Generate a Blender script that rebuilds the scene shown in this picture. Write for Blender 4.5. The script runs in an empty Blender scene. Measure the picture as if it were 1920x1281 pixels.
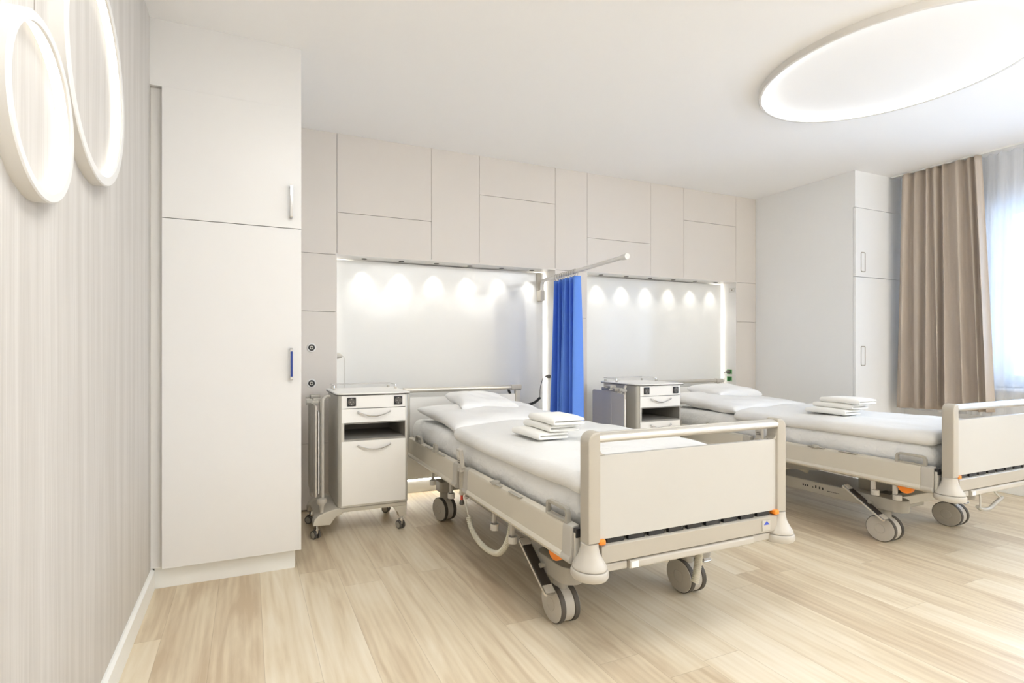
import bpy, bmesh, math, random
from mathutils import Vector, Matrix, noise
random.seed(4)
PI = math.pi
sc = bpy.context.scene
C = sc.collection

# ------------------------------------------------------------------ camera, world, lights, exposure
CX, HY, VL, VR = 845.0, 656.0, 465.0, 3200.0          # principal column, horizon row, the two vanishing columns
FPX = math.sqrt((CX - VL) * (VR - CX))
YAW = math.atan2(CX - VL, FPX)
H = 2.651
cam = bpy.data.cameras.new('camera')
cam_o = bpy.data.objects.new('camera', cam)
C.objects.link(cam_o)
cam_o.location = (0, 0, 1.12)
cam_o.rotation_euler = (PI / 2, 0, -YAW)
cam.sensor_fit = 'HORIZONTAL'
cam.sensor_width = 36
cam.lens = 36 * FPX / 1920
cam.shift_x = (960 - CX) / 1920
cam.shift_y = (HY - 640.5) / 1920
cam.clip_start = 0.02
sc.camera = cam_o

w = bpy.data.worlds.new('daylight')
sc.world = w
w.use_nodes = True
w.node_tree.nodes['Background'].inputs[0].default_value = (0.66, 0.80, 1.0, 1)
w.node_tree.nodes['Background'].inputs[1].default_value = 1.5

sc.view_settings.view_transform = 'Standard'
sc.view_settings.look = 'None'
sc.view_settings.gamma = 1
sc.view_settings.use_curve_mapping = False
sc.view_settings.exposure = 0.86
sc.cycles.use_denoising = True
sc.cycles.max_bounces = 12
sc.cycles.diffuse_bounces = 7
sc.cycles.transparent_max_bounces = 12
sc.cycles.caustics_reflective = False
sc.cycles.caustics_refractive = False
sc.cycles.sample_clamp_indirect = 6

RING_CEIL = 2.9       # emission of the ceiling ring's strip
RING_WALL = 1.0
STRIP = 8.0            # strips round the glass panels
SPOT_W = 2.1
WINDOW_A = 46.0         # window in view
WINDOW_ADDED = 30.0        # daylight of the unseen window added toward the camera
LAMP_COL = (0.95, 0.98, 1.0)
STRIP_COL = (1.0, 0.975, 0.92)
FILL_RING_A = 17.0
FILL_RING_B = 3.0
FILL_RING_C = 2.0          # three unseen ring lamps added as fill, above and behind the camera
FILL_UP_A = 30.0
FILL_UP_B = 20.0
FILL_UP_C = 24.0           # three unseen uplighters added to brighten the ceiling
SKY_COL = (0.52, 0.70, 1.0)

def area_light(name, loc, rot, sx, sy, power, col):
    l = bpy.data.lights.new(name, 'AREA')
    l.shape = 'RECTANGLE'
    l.size, l.size_y, l.energy, l.color = sx, sy, power, col
    o = bpy.data.objects.new(name, l)
    o.location, o.rotation_euler = loc, rot
    C.objects.link(o)
    return o
for yy, pw in ((1.35, WINDOW_A), (-0.45, WINDOW_ADDED)):       # the second window is out of frame, added for extra daylight
    area_light('window_daylight', (5.80, yy, 1.55), (0, PI / 2, 0), 1.4, 1.5, pw, SKY_COL)

# ------------------------------------------------------------------ materials
def srgb(r, g, b):
    f = lambda c: (c / 255 / 12.92) if c / 255 <= 0.04045 else ((c / 255 + 0.055) / 1.055) ** 2.4
    return (f(r), f(g), f(b), 1)

def mat(name, col, rough=0.5, metal=0.0, bump=None, coat=0.0, emis=None, estr=0, spec=0.5, var=0.0, vscale=6):
    m = bpy.data.materials.new(name)
    m.use_nodes = True
    nt = m.node_tree
    b = nt.nodes['Principled BSDF']
    b.inputs['Base Color'].default_value = col
    b.inputs['Roughness'].default_value = rough
    b.inputs['Metallic'].default_value = metal
    b.inputs['Specular IOR Level'].default_value = spec
    b.inputs['Coat Weight'].default_value = coat
    b.inputs['Coat Roughness'].default_value = 0.05
    if emis:
        b.inputs['Emission Color'].default_value = (*emis[:3], 1)
        b.inputs['Emission Strength'].default_value = estr
    if var or bump:
        tc = nt.nodes.new('ShaderNodeTexCoord')
    if var:
        n = nt.nodes.new('ShaderNodeTexNoise')
        n.inputs['Scale'].default_value = vscale
        nt.links.new(tc.outputs['Object'], n.inputs['Vector'])
        mx = nt.nodes.new('ShaderNodeMix')
        mx.data_type = 'RGBA'
        mx.inputs[6].default_value = tuple(c * (1 - var) for c in col[:3]) + (1,)
        mx.inputs[7].default_value = tuple(min(1, c * (1 + var)) for c in col[:3]) + (1,)
        nt.links.new(n.outputs['Fac'], mx.inputs[0])
        nt.links.new(mx.outputs[2], b.inputs['Base Color'])
    if bump:
        scale, strength, dist = bump
        n = nt.nodes.new('ShaderNodeTexNoise')
        n.inputs['Scale'].default_value = scale
        n.inputs['Detail'].default_value = 4
        nt.links.new(tc.outputs['Object'], n.inputs['Vector'])
        bp = nt.nodes.new('ShaderNodeBump')
        bp.inputs['Strength'].default_value = strength
        bp.inputs['Distance'].default_value = dist
        nt.links.new(n.outputs['Fac'], bp.inputs['Height'])
        nt.links.new(bp.outputs[0], b.inputs['Normal'])
    return m

M = {}
M['ceiling'] = mat('ceiling_paint', srgb(245, 244, 243), 0.9, bump=(60, 0.05, 0.001))
M['paint'] = mat('wall_paint', srgb(238, 236, 233), 0.85, bump=(80, 0.05, 0.001))
M['lacquer'] = mat('white_lacquer', srgb(225, 223, 220), 0.38, var=0.01)
M['lacquer_lit'] = mat('lacquer_lit', srgb(238, 238, 237), 0.45, var=0.006)  # same white lacquer, lightened to make up for weak light on the cabinet
M['skirting'] = mat('skirting_white', srgb(236, 236, 232), 0.35, var=0.01)
M['panel_grey'] = mat('greige_panel', srgb(214, 207, 199), 0.5, var=0.012, vscale=2)
M['seam'] = mat('panel_joint_shadow_gap', srgb(150, 140, 128), 0.9, var=0.05)
M['glass_white'] = mat('back_painted_glass', srgb(230, 229, 225), 0.12, coat=0.3, var=0.005)
M['alu'] = mat('anodised_aluminium', srgb(208, 204, 194), 0.40, 0.35, bump=(160, 0.06, 0.0005))
M['alu_light'] = mat('satin_aluminium', srgb(214, 211, 204), 0.36, 0.45, bump=(160, 0.05, 0.0005))
M['grey_paint'] = mat('grey_powder_coat', srgb(206, 199, 184), 0.42, 0.1, var=0.015)
M['grey_light'] = mat('light_grey_plastic', srgb(190, 184, 173), 0.4, var=0.015)
M['grey_mid'] = mat('mid_grey_plastic', srgb(168, 163, 152), 0.42, var=0.02)
M['grey_cap'] = mat('grey_end_cap', srgb(182, 177, 167), 0.45, var=0.015)
M['leaf_grey'] = mat('leaf_grey', srgb(196, 189, 176), 0.5, var=0.01)
M['grey_post'] = mat('grey_post', srgb(180, 173, 160), 0.4, 0.1, var=0.015)
M['rail_metal'] = mat('rail_metal', srgb(205, 200, 190), 0.3, 0.8, bump=(160, 0.05, 0.0005))
M['grey_dark'] = mat('dark_grey_plastic', srgb(96, 92, 86), 0.5, var=0.03)
M['rubber'] = mat('tyre_rubber', srgb(84, 78, 70), 0.6, var=0.04)
M['black'] = mat('black_plastic', srgb(38, 37, 38), 0.45, var=0.05)
M['chrome'] = mat('chrome', srgb(225, 225, 225), 0.08, 1.0, var=0.01)
M['pad'] = mat('ribbed_brown_pad', srgb(58, 50, 44), 0.55, var=0.1, vscale=60)
M['board_white'] = mat('white_laminate_board', srgb(242, 239, 233), 0.35, var=0.006)
M['board_dimmed'] = mat('dimmed_laminate_board', srgb(194, 191, 184), 0.4, var=0.006)  # white laminate, darkened to offset strong light on the footboards
M['niche'] = mat('grey_niche_lining', srgb(150, 146, 138), 0.5, var=0.02)
M['orange'] = mat('orange_plastic', srgb(244, 138, 40), 0.4, var=0.03)
M['red'] = mat('red_plastic', srgb(205, 60, 35), 0.4, var=0.03)
M['blue_inlay'] = mat('blue_inlay', srgb(42, 66, 140), 0.3, var=0.03)
M['blue_mark'] = mat('blue_triangle', srgb(48, 76, 190), 0.4, var=0.02)
M['green'] = mat('green_socket', srgb(80, 165, 85), 0.35, var=0.03)
M['green_dark'] = mat('green_socket_cup', srgb(46, 110, 56), 0.4, var=0.03)
M['ring_white'] = mat('lamp_ring_white', srgb(222, 219, 214), 0.5, var=0.006)
M['led_dim'] = mat('led_strip_dim', (1, 1, 1, 1), 0.5, emis=STRIP_COL, estr=16.0)
M['sheet'] = mat('cotton_sheet', srgb(230, 229, 226), 0.9, bump=(11, 0.8, 0.025))
M['duvet'] = mat('cotton_duvet', srgb(229, 228, 225), 0.9, bump=(8, 0.5, 0.02))
M['pillow'] = mat('cotton_pillow', srgb(233, 232, 230), 0.9, bump=(9, 0.5, 0.018))
M['towel'] = mat('white_terry', srgb(246, 244, 238), 0.97, bump=(420, 0.7, 0.003))
M['cable_grey'] = mat('cream_cable', srgb(212, 206, 188), 0.5, var=0.02)
M['led'] = mat('led_strip', (1, 1, 1, 1), 0.5, emis=STRIP_COL, estr=STRIP)
M['led_ceiling'] = mat('led_ceiling_ring', (1, 1, 1, 1), 0.5, emis=LAMP_COL, estr=RING_CEIL)
M['led_wall'] = mat('led_wall_ring', (1, 1, 1, 1), 0.5, emis=STRIP_COL, estr=RING_WALL)
M['led_bulb'] = mat('led_spot_bulb', (1, 1, 1, 1), 0.5, emis=STRIP_COL, estr=3.0)
M['window_frame'] = mat('window_frame_white', srgb(235, 238, 242), 0.4, var=0.01)

def cloth_mat(name, col, col2, transl, vertical=True, rough=0.9):
    m = bpy.data.materials.new(name)
    m.use_nodes = True
    nt = m.node_tree
    b = nt.nodes['Principled BSDF']
    b.inputs['Roughness'].default_value = rough
    b.inputs['Specular IOR Level'].default_value = 0.2
    tc = nt.nodes.new('ShaderNodeTexCoord')
    mp = nt.nodes.new('ShaderNodeMapping')
    mp.inputs['Scale'].default_value = (120, 120, 40)
    n = nt.nodes.new('ShaderNodeTexNoise')
    n.inputs['Scale'].default_value = 3
    mx = nt.nodes.new('ShaderNodeMix')
    mx.data_type = 'RGBA'
    mx.inputs[6].default_value = col
    mx.inputs[7].default_value = col2
    nt.links.new(tc.outputs['Object'], mp.inputs[0])
    nt.links.new(mp.outputs[0], n.inputs['Vector'])
    nt.links.new(n.outputs['Fac'], mx.inputs[0])
    nt.links.new(mx.outputs[2], b.inputs['Base Color'])
    if transl:
        t = nt.nodes.new('ShaderNodeBsdfTranslucent')
        nt.links.new(mx.outputs[2], t.inputs['Color'])
        ms = nt.nodes.new('ShaderNodeMixShader')
        ms.inputs[0].default_value = transl
        out = nt.nodes['Material Output']
        nt.links.new(b.outputs[0], ms.inputs[1])
        nt.links.new(t.outputs[0], ms.inputs[2])
        nt.links.new(ms.outputs[0], out.inputs[0])
    return m
M['blue_cloth'] = cloth_mat('blue_curtain_cloth', srgb(112, 158, 244), srgb(124, 170, 250), 0.22)
M['taupe_cloth'] = cloth_mat('taupe_curtain_cloth', srgb(196, 183, 169), srgb(204, 191, 177), 0.12)

def sheer_mat():
    m = bpy.data.materials.new('sheer_voile')
    m.use_nodes = True
    nt = m.node_tree
    nt.nodes.remove(nt.nodes['Principled BSDF'])
    out = nt.nodes['Material Output']
    tr = nt.nodes.new('ShaderNodeBsdfTransparent')
    tl = nt.nodes.new('ShaderNodeBsdfTranslucent')
    df = nt.nodes.new('ShaderNodeBsdfDiffuse')
    for n in (tl, df):
        n.inputs['Color'].default_value = srgb(240, 243, 248)
    a = nt.nodes.new('ShaderNodeMixShader'); a.inputs[0].default_value = 0.5
    b = nt.nodes.new('ShaderNodeMixShader')
    tc = nt.nodes.new('ShaderNodeTexCoord')
    wv = nt.nodes.new('ShaderNodeTexWave')
    wv.bands_direction = 'Y'
    wv.inputs['Scale'].default_value = 120
    wv.inputs['Distortion'].default_value = 1.0
    mr = nt.nodes.new('ShaderNodeMapRange')
    mr.inputs[3].default_value = 0.42
    mr.inputs[4].default_value = 0.52
    nt.links.new(tc.outputs['Object'], wv.inputs[0])
    nt.links.new(wv.outputs['Fac'], mr.inputs[0])
    nt.links.new(mr.outputs[0], b.inputs[0])
    nt.links.new(tl.outputs[0], a.inputs[1]); nt.links.new(df.outputs[0], a.inputs[2])
    nt.links.new(tr.outputs[0], b.inputs[1]); nt.links.new(a.outputs[0], b.inputs[2])
    nt.links.new(b.outputs[0], out.inputs[0])
    return m
M['sheer'] = sheer_mat()

def glass_mat():
    m = bpy.data.materials.new('window_glass')
    m.use_nodes = True
    nt = m.node_tree
    nt.nodes.remove(nt.nodes['Principled BSDF'])
    out = nt.nodes['Material Output']
    tr = nt.nodes.new('ShaderNodeBsdfTransparent'); tr.inputs[0].default_value = (0.93, 0.96, 0.98, 1)
    gl = nt.nodes.new('ShaderNodeBsdfGlossy'); gl.inputs['Roughness'].default_value = 0.02
    fr = nt.nodes.new('ShaderNodeFresnel'); fr.inputs[0].default_value = 1.4
    mx = nt.nodes.new('ShaderNodeMixShader')
    nt.links.new(fr.outputs[0], mx.inputs[0]); nt.links.new(tr.outputs[0], mx.inputs[1]); nt.links.new(gl.outputs[0], mx.inputs[2])
    nt.links.new(mx.outputs[0], out.inputs[0])
    return m
M['glass'] = glass_mat()

def wallpaper_mat():
    m = mat('vertical_streak_wallpaper', srgb(218, 210, 198), 0.75)
    nt = m.node_tree; b = nt.nodes['Principled BSDF']
    tc = nt.nodes.new('ShaderNodeTexCoord')
    mp = nt.nodes.new('ShaderNodeMapping'); mp.inputs['Scale'].default_value = (160, 160, 2.2)
    n = nt.nodes.new('ShaderNodeTexNoise'); n.inputs['Scale'].default_value = 1.6; n.inputs['Detail'].default_value = 3
    mp2 = nt.nodes.new('ShaderNodeMapping'); mp2.inputs['Scale'].default_value = (22, 22, 0.5)
    n2 = nt.nodes.new('ShaderNodeTexNoise'); n2.inputs['Scale'].default_value = 1.0
    ad = nt.nodes.new('ShaderNodeMath'); ad.operation = 'ADD'
    cr = nt.nodes.new('ShaderNodeValToRGB')
    cr.color_ramp.elements[0].position = 0.62; cr.color_ramp.elements[0].color = srgb(190, 184, 176)
    cr.color_ramp.elements[1].position = 1.0; cr.color_ramp.elements[1].color = srgb(206, 201, 194)
    hf = nt.nodes.new('ShaderNodeMath'); hf.operation = 'MULTIPLY_ADD'; hf.inputs[1].default_value = 0.75; hf.inputs[2].default_value = 0.05
    L = nt.links.new
    L(tc.outputs['Object'], mp.inputs[0]); L(mp.outputs[0], n.inputs['Vector'])
    L(tc.outputs['Object'], mp2.inputs[0]); L(mp2.outputs[0], n2.inputs['Vector'])
    L(n.outputs['Fac'], ad.inputs[0]); L(n2.outputs['Fac'], ad.inputs[1])
    L(ad.outputs[0], hf.inputs[0]); L(hf.outputs[0], cr.inputs[0]); L(cr.outputs[0], b.inputs['Base Color'])
    bp = nt.nodes.new('ShaderNodeBump'); bp.inputs['Strength'].default_value = 0.25; bp.inputs['Distance'].default_value = 0.001
    L(n.outputs['Fac'], bp.inputs['Height']); L(bp.outputs[0], b.inputs['Normal'])
    return m
M['wallpaper'] = wallpaper_mat()

def floor_mat():
    m = mat('oak_plank_vinyl', srgb(206, 190, 164), 0.38, spec=0.3)
    nt = m.node_tree; b = nt.nodes['Principled BSDF']; L = nt.links.new
    N = nt.nodes.new
    def math_(op, a=None, bb=None, c=None):
        n = N('ShaderNodeMath'); n.operation = op
        for i, v in enumerate((a, bb, c)):
            if v is None: continue
            if isinstance(v, (int, float)): n.inputs[i].default_value = v
            else: L(v, n.inputs[i])
        return n.outputs[0]
    tc = N('ShaderNodeTexCoord'); sp = N('ShaderNodeSeparateXYZ'); L(tc.outputs['Object'], sp.inputs[0])
    x, y = sp.outputs[0], sp.outputs[1]
    W, LN = 0.183, 1.22
    xr = math_('DIVIDE', math_('ADD', x, 5.07), W)
    row = math_('FLOOR', xr)
    wn = N('ShaderNodeTexWhiteNoise'); wn.noise_dimensions = '1D'; L(row, wn.inputs['W'])
    yr = math_('ADD', math_('DIVIDE', math_('ADD', y, 9), LN), math_('MULTIPLY', wn.outputs['Value'], 1.0))
    col = math_('FLOOR', yr)
    cmb = N('ShaderNodeCombineXYZ'); L(row, cmb.inputs[0]); L(col, cmb.inputs[1])
    wn2 = N('ShaderNodeTexWhiteNoise'); wn2.noise_dimensions = '3D'; L(cmb.outputs[0], wn2.inputs['Vector'])
    # grain, shifted per plank
    off = N('ShaderNodeVectorMath'); off.operation = 'MULTIPLY_ADD'
    L(wn2.outputs['Color'], off.inputs[0]); off.inputs[1].default_value = (30, 30, 30); L(tc.outputs['Object'], off.inputs[2])
    mp = N('ShaderNodeMapping'); mp.inputs['Scale'].default_value = (7, 0.9, 1); L(off.outputs[0], mp.inputs[0])
    g = N('ShaderNodeTexNoise'); g.inputs['Scale'].default_value = 1.6; g.inputs['Detail'].default_value = 5; g.inputs['Distortion'].default_value = 1.2
    L(mp.outputs[0], g.inputs['Vector'])
    mp3 = N('ShaderNodeMapping'); mp3.inputs['Scale'].default_value = (60, 3, 1); L(off.outputs[0], mp3.inputs[0])
    g2 = N('ShaderNodeTexNoise'); g2.inputs['Scale'].default_value = 2.0; g2.inputs['Detail'].default_value = 3; g2.inputs['Distortion'].default_value = 0.6
    L(mp3.outputs[0], g2.inputs['Vector'])
    wv = N('ShaderNodeTexWave'); wv.wave_type = 'RINGS'; wv.rings_direction = 'Y'
    mp4 = N('ShaderNodeMapping'); mp4.inputs['Scale'].default_value = (8, 0.8, 1); L(off.outputs[0], mp4.inputs[0])
    wv.inputs['Scale'].default_value = 1.3; wv.inputs['Distortion'].default_value = 5; wv.inputs['Detail'].default_value = 2
    L(mp4.outputs[0], wv.inputs['Vector'])
    mixv = math_('ADD', math_('MULTIPLY', g.outputs['Fac'], 0.80), math_('MULTIPLY', g2.outputs['Fac'], 0.14))
    mixv = math_('ADD', mixv, math_('MULTIPLY', wv.outputs['Fac'], 0.07))
    mixv = math_('ADD', mixv, math_('MULTIPLY', math_('SUBTRACT', wn2.outputs['Value'], 0.5), 0.32))
    cr = N('ShaderNodeValToRGB'); L(mixv, cr.inputs[0])
    e = cr.color_ramp.elements
    e[0].position = 0.28; e[0].color = srgb(194, 174, 146)
    e[1].position = 0.78; e[1].color = srgb(230, 219, 198)
    k = cr.color_ramp.elements.new(0.52); k.color = srgb(217, 202, 175)
    # joints
    fx = math_('FRACT', xr); fy = math_('FRACT', yr)
    dx = math_('MULTIPLY', math_('MINIMUM', fx, math_('SUBTRACT', 1.0, fx)), W)
    dy = math_('MULTIPLY', math_('MINIMUM', fy, math_('SUBTRACT', 1.0, fy)), LN)
    d = math_('MINIMUM', dx, dy)
    j = math_('LESS_THAN', d, 0.0009)
    mx = N('ShaderNodeMix'); mx.data_type = 'RGBA'; L(math_('MULTIPLY', j, 0.45), mx.inputs[0]); L(cr.outputs[0], mx.inputs[6])
    mx.inputs[7].default_value = srgb(150, 130, 104)
    L(mx.outputs[2], b.inputs['Base Color'])
    rr = math_('MULTIPLY_ADD', g2.outputs['Fac'], 0.12, 0.30); L(rr, b.inputs['Roughness'])
    bp = N('ShaderNodeBump'); bp.inputs['Strength'].default_value = 0.12; bp.inputs['Distance'].default_value = 0.0008
    L(math_('SUBTRACT', g2.outputs['Fac'], math_('MULTIPLY', j, 0.8)), bp.inputs['Height']); L(bp.outputs[0], b.inputs['Normal'])
    return m
M['floor'] = floor_mat()

# ------------------------------------------------------------------ mesh helpers
def T(loc=(0, 0, 0), rot=(0, 0, 0)):
    from mathutils import Euler
    return Matrix.Translation(loc) @ Euler(rot).to_matrix().to_4x4()

def add_box(bm, x0, x1, y0, y1, z0, z1, bev=0.0, seg=2, mtx=None):
    r = bmesh.ops.create_cube(bm, size=1)
    vs = r['verts']
    bmesh.ops.scale(bm, vec=(abs(x1 - x0), abs(y1 - y0), abs(z1 - z0)), verts=vs)
    bmesh.ops.translate(bm, vec=((x0 + x1) / 2, (y0 + y1) / 2, (z0 + z1) / 2), verts=vs)
    if bev > 0:
        es = list({e for v in vs for e in v.link_edges})
        rb = bmesh.ops.bevel(bm, geom=es, offset=bev, segments=seg, affect='EDGES', profile=0.5)
        vs = list({v for f in rb['faces'] for v in f.verts} | {v for v in vs if v.is_valid})
    if mtx is not None:
        bmesh.ops.transform(bm, matrix=mtx, verts=vs)
    return vs

def add_prism(bm, pts, axis, a, b, mtx=None, bev=0.0):
    """extrude a closed 2D outline along axis from a to b. pts are (u,v) in the other two axes in xyz order"""
    def P(u, v, t):
        return {'x': (t, u, v), 'y': (u, t, v), 'z': (u, v, t)}[axis]
    lo = [bm.verts.new(P(u, v, a)) for u, v in pts]
    hi = [bm.verts.new(P(u, v, b)) for u, v in pts]
    n = len(pts)
    fs = []
    for i in range(n):
        fs.append(bm.faces.new((lo[i], lo[(i + 1) % n], hi[(i + 1) % n], hi[i])))
    fs.append(bm.faces.new(lo)); fs.append(bm.faces.new(hi))
    vs = lo + hi
    bmesh.ops.recalc_face_normals(bm, faces=fs)
    if bev > 0:
        es = [e for f in fs[-2:] for e in f.edges]
        rb = bmesh.ops.bevel(bm, geom=es, offset=bev, segments=2, affect='EDGES', profile=0.5)
        vs = list({v for f in rb['faces'] for v in f.verts} | {v for v in vs if v.is_valid})
    if mtx is not None:
        bmesh.ops.transform(bm, matrix=mtx, verts=vs)
    return vs

def rrect(u0, u1, v0, v1, r, n=4):
    pts = []
    for cu, cv, a0 in ((u1 - r, v1 - r, 0), (u0 + r, v1 - r, 90), (u0 + r, v0 + r, 180), (u1 - r, v0 + r, 270)):
        for i in range(n + 1):
            a = math.radians(a0 + 90 * i / n)
            pts.append((cu + r * math.cos(a), cv + r * math.sin(a)))
    return pts

def add_lathe(bm, prof, mtx=None, n=32, cap=True):
    """prof: list of (radius, height) about z"""
    rings = []
    for r, z in prof:
        rings.append([bm.verts.new((r * math.cos(2 * PI * i / n), r * math.sin(2 * PI * i / n), z)) for i in range(n)])
    fs = []
    for a, b in zip(rings, rings[1:]):
        for i in range(n):
            fs.append(bm.faces.new((a[i], a[(i + 1) % n], b[(i + 1) % n], b[i])))
    if cap:
        if prof[0][0] > 1e-6: fs.append(bm.faces.new(rings[0]))
        if prof[-1][0] > 1e-6: fs.append(bm.faces.new(rings[-1]))
    vs = [v for r in rings for v in r]
    bmesh.ops.recalc_face_normals(bm, faces=fs)
    if mtx is not None:
        bmesh.ops.transform(bm, matrix=mtx, verts=vs)
    return vs

def add_tube(bm, path, r, n=8, closed=False, flat=1.0):
    path = [Vector(p) for p in path]
    rings = []
    prev = None
    m = len(path)
    for i, p in enumerate(path):
        if closed:
            t = path[(i + 1) % m] - path[i - 1]
        else:
            t = path[min(i + 1, m - 1)] - path[max(i - 1, 0)]
        t.normalize()
        if prev is None:
            up = Vector((0, 0, 1)) if abs(t.z) < 0.9 else Vector((1, 0, 0))
            s = t.cross(up).normalized()
        else:
            s = (prev - t * prev.dot(t)).normalized()
        prev = s
        u = s.cross(t)
        rr = r(i / (m - 1)) if callable(r) else r
        rings.append([bm.verts.new(p + (s * math.cos(2 * PI * k / n) + u * math.sin(2 * PI * k / n) * flat) * rr) for k in range(n)])
    fs = []
    pairs = list(zip(rings, rings[1:])) + ([(rings[-1], rings[0])] if closed else [])
    for a, b in pairs:
        for k in range(n):
            fs.append(bm.faces.new((a[k], a[(k + 1) % n], b[(k + 1) % n], b[k])))
    if not closed:
        fs.append(bm.faces.new(rings[0])); fs.append(bm.faces.new(rings[-1]))
    bmesh.ops.recalc_face_normals(bm, faces=fs)

def smooth_path(pts, k=6):
    """Catmull-Rom through pts"""
    P = [Vector(p) for p in pts]
    P = [P[0] * 2 - P[1]] + P + [P[-1] * 2 - P[-2]]
    out = []
    for i in range(1, len(P) - 2):
        a, b, c, d = P[i - 1:i + 3]
        for j in range(k):
            t = j / k
            out.append(0.5 * ((2 * b) + (c - a) * t + (2 * a - 5 * b + 4 * c - d) * t * t + (3 * b - a - 3 * c + d) * t ** 3))
    out.append(P[-2])
    return out

def coil_path(pts, R, pitch, per=9):
    P = smooth_path(pts, 24)
    L = [0]
    for a, b in zip(P, P[1:]): L.append(L[-1] + (b - a).length)
    n = int(L[-1] / pitch * per)
    out, j, prev = [], 0, None
    for i in range(n + 1):
        s = L[-1] * i / n
        while j < len(L) - 2 and L[j + 1] < s: j += 1
        f = (s - L[j]) / max(1e-9, L[j + 1] - L[j])
        p = P[j].lerp(P[j + 1], f)
        t = (P[j + 1] - P[j]).normalized()
        if prev is None:
            prev = t.cross(Vector((1, 0, 0.2))).normalized()
        sv = (prev - t * prev.dot(t)).normalized(); prev = sv
        u = sv.cross(t)
        a = 2 * PI * i / per
        out.append(p + (sv * math.cos(a) + u * math.sin(a)) * R)
    return out

def obj(name, bm, m, parent=None, smooth=True, angle=40, loc=None, subsurf=0, label=None):
    me = bpy.data.meshes.new(name)
    bm.normal_update()
    if smooth:
        for f in bm.faces: f.smooth = True
        ca = math.radians(angle)
        for e in bm.edges:
            if len(e.link_faces) == 2:
                if e.calc_face_angle(0) > ca: e.smooth = False
    bm.to_mesh(me); bm.free()
    me.materials.append(M[m] if isinstance(m, str) else m)
    o = bpy.data.objects.new(name, me)
    C.objects.link(o)
    if parent is not None: o.parent = parent
    if loc is not None: o.location = loc
    if smooth and not subsurf and angle < 90:
        wn = o.modifiers.new('weighted', 'WEIGHTED_NORMAL'); wn.keep_sharp = True; wn.weight = 80
    if subsurf:
        md = o.modifiers.new('sub', 'SUBSURF'); md.levels = md.render_levels = subsurf
    if label: o['label'] = label
    return o

def nb(): return bmesh.new()
def boxo(name, x0, x1, y0, y1, z0, z1, m, parent=None, bev=0.002, seg=2, label=None, mtx=None):
    bm = nb(); add_box(bm, x0, x1, y0, y1, z0, z1, bev, seg, mtx)
    return obj(name, bm, m, parent, label=label, angle=50)
def empty(name, loc=(0, 0, 0), rz=0):
    o = bpy.data.objects.new(name, None); C.objects.link(o)
    o.location = loc; o.rotation_euler = (0, 0, rz); o.empty_display_size = 0.05
    return o
def tag(o, label, cat, group=None):
    o['label'] = label; o['category'] = cat
    if group: o['group'] = group
    return o
def struct(o):
    o['kind'] = 'structure'; return o
def copy_tree(o, parent=None):
    c = o.copy(); C.objects.link(c)
    if parent is not None: c.parent = parent
    for ch in [k for k in bpy.data.objects if k.parent == o]: copy_tree(ch, c)
    return c

# ------------------------------------------------------------------ the room
XL, XR, YB, YF = -0.42, 5.50, 3.61, -2.4
struct(boxo('floor', XL - 0.1, XR + 0.4, YF - 0.1, 4.0, -0.08, 0.0, 'floor', bev=0))
struct(boxo('ceiling', XL - 0.1, XR + 0.4, YF - 0.1, 4.0, H, H + 0.1, 'ceiling', bev=0))
struct(boxo('wall_front', XL - 0.1, XR + 0.4, YF - 0.1, YF, 0, H, 'paint', bev=0))

# left wall: two wallpapered lengths with a fine butt joint
wl = struct(boxo('wall_left', XL - 0.1, XL, YF, 4.0, 0, H, 'wallpaper', bev=0))
bm = nb(); add_box(bm, XL, XL + 0.0006, 1.318, 1.3205, 1.80, H, 0)
obj('paper_joint', bm, 'seam', wl)

# left skirting
bm = nb(); add_prism(bm, [(XL, 0), (XL + 0.016, 0), (XL + 0.016, 0.088), (XL + 0.006, 0.097), (XL, 0.097)], 'y', YF, 2.70)
struct(obj('baseboard_left', bm, 'skirting'))

# back wall: dark backing with joints, then cladding panels and two recesses
RT = 1.793      # recess head
recesses = [(0.584, 2.398), (2.723, 4.518)]
RD = 3.82       # recess rear wall
wb = empty('wall_back'); struct(wb)
bm = nb()
for a, b in ((-0.5, 0.57), (2.412, 2.709), (4.532, 5.6)):
    add_box(bm, a, b, 3.632, 4.0, 0, H)
for a, b in ((0.57, 2.412), (2.709, 4.532)):
    add_box(bm, a, b, 3.632, 4.0, RT + 0.014, H)
    add_box(bm, a, b, RD + 0.012, 4.0, 0, RT + 0.014)
obj('panel_backing', bm, 'seam', wb, smooth=False)
bm = nb()
for a, b in recesses:
    add_box(bm, a - 0.012, a, YB + 0.0005, RD + 0.012, 0, RT)
    add_box(bm, b, b + 0.012, YB + 0.0005, RD + 0.012, 0, RT)
    add_box(bm, a - 0.012, b + 0.012, YB + 0.0005, RD + 0.012, RT, RT + 0.012)
    add_box(bm, a, b, RD, RD + 0.012, 0, RT)
obj('recess_lining', bm, 'lacquer', wb, smooth=False)
cols = [(0.20, 0.584, [0.012, 0.468, 1.388, RT, H]), (0.584, 1.293, [RT, 2.094, H]), (1.293, 1.695, [RT, H]),
        (1.695, 2.398, [RT, 2.345, H]), (2.398, 2.723, [0.012, 1.391, RT, H]), (2.723, 3.427, [RT, 2.091, H]),
        (3.427, 3.828, [RT, H]), (3.828, 4.518, [RT, 2.348, H]), (4.518, 4.80, [0.012, 0.47, 1.40, RT, H])]
for a, b, zs in cols:
    for z0, z1 in zip(zs, zs[1:]):
        boxo('wall_panel', a + 0.0013, b - 0.0013, YB, YB + 0.02, z0 + 0.0013, z1 - 0.0013 if z1 < H else H, 'panel_grey', wb, bev=0.0006, seg=1)
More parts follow.
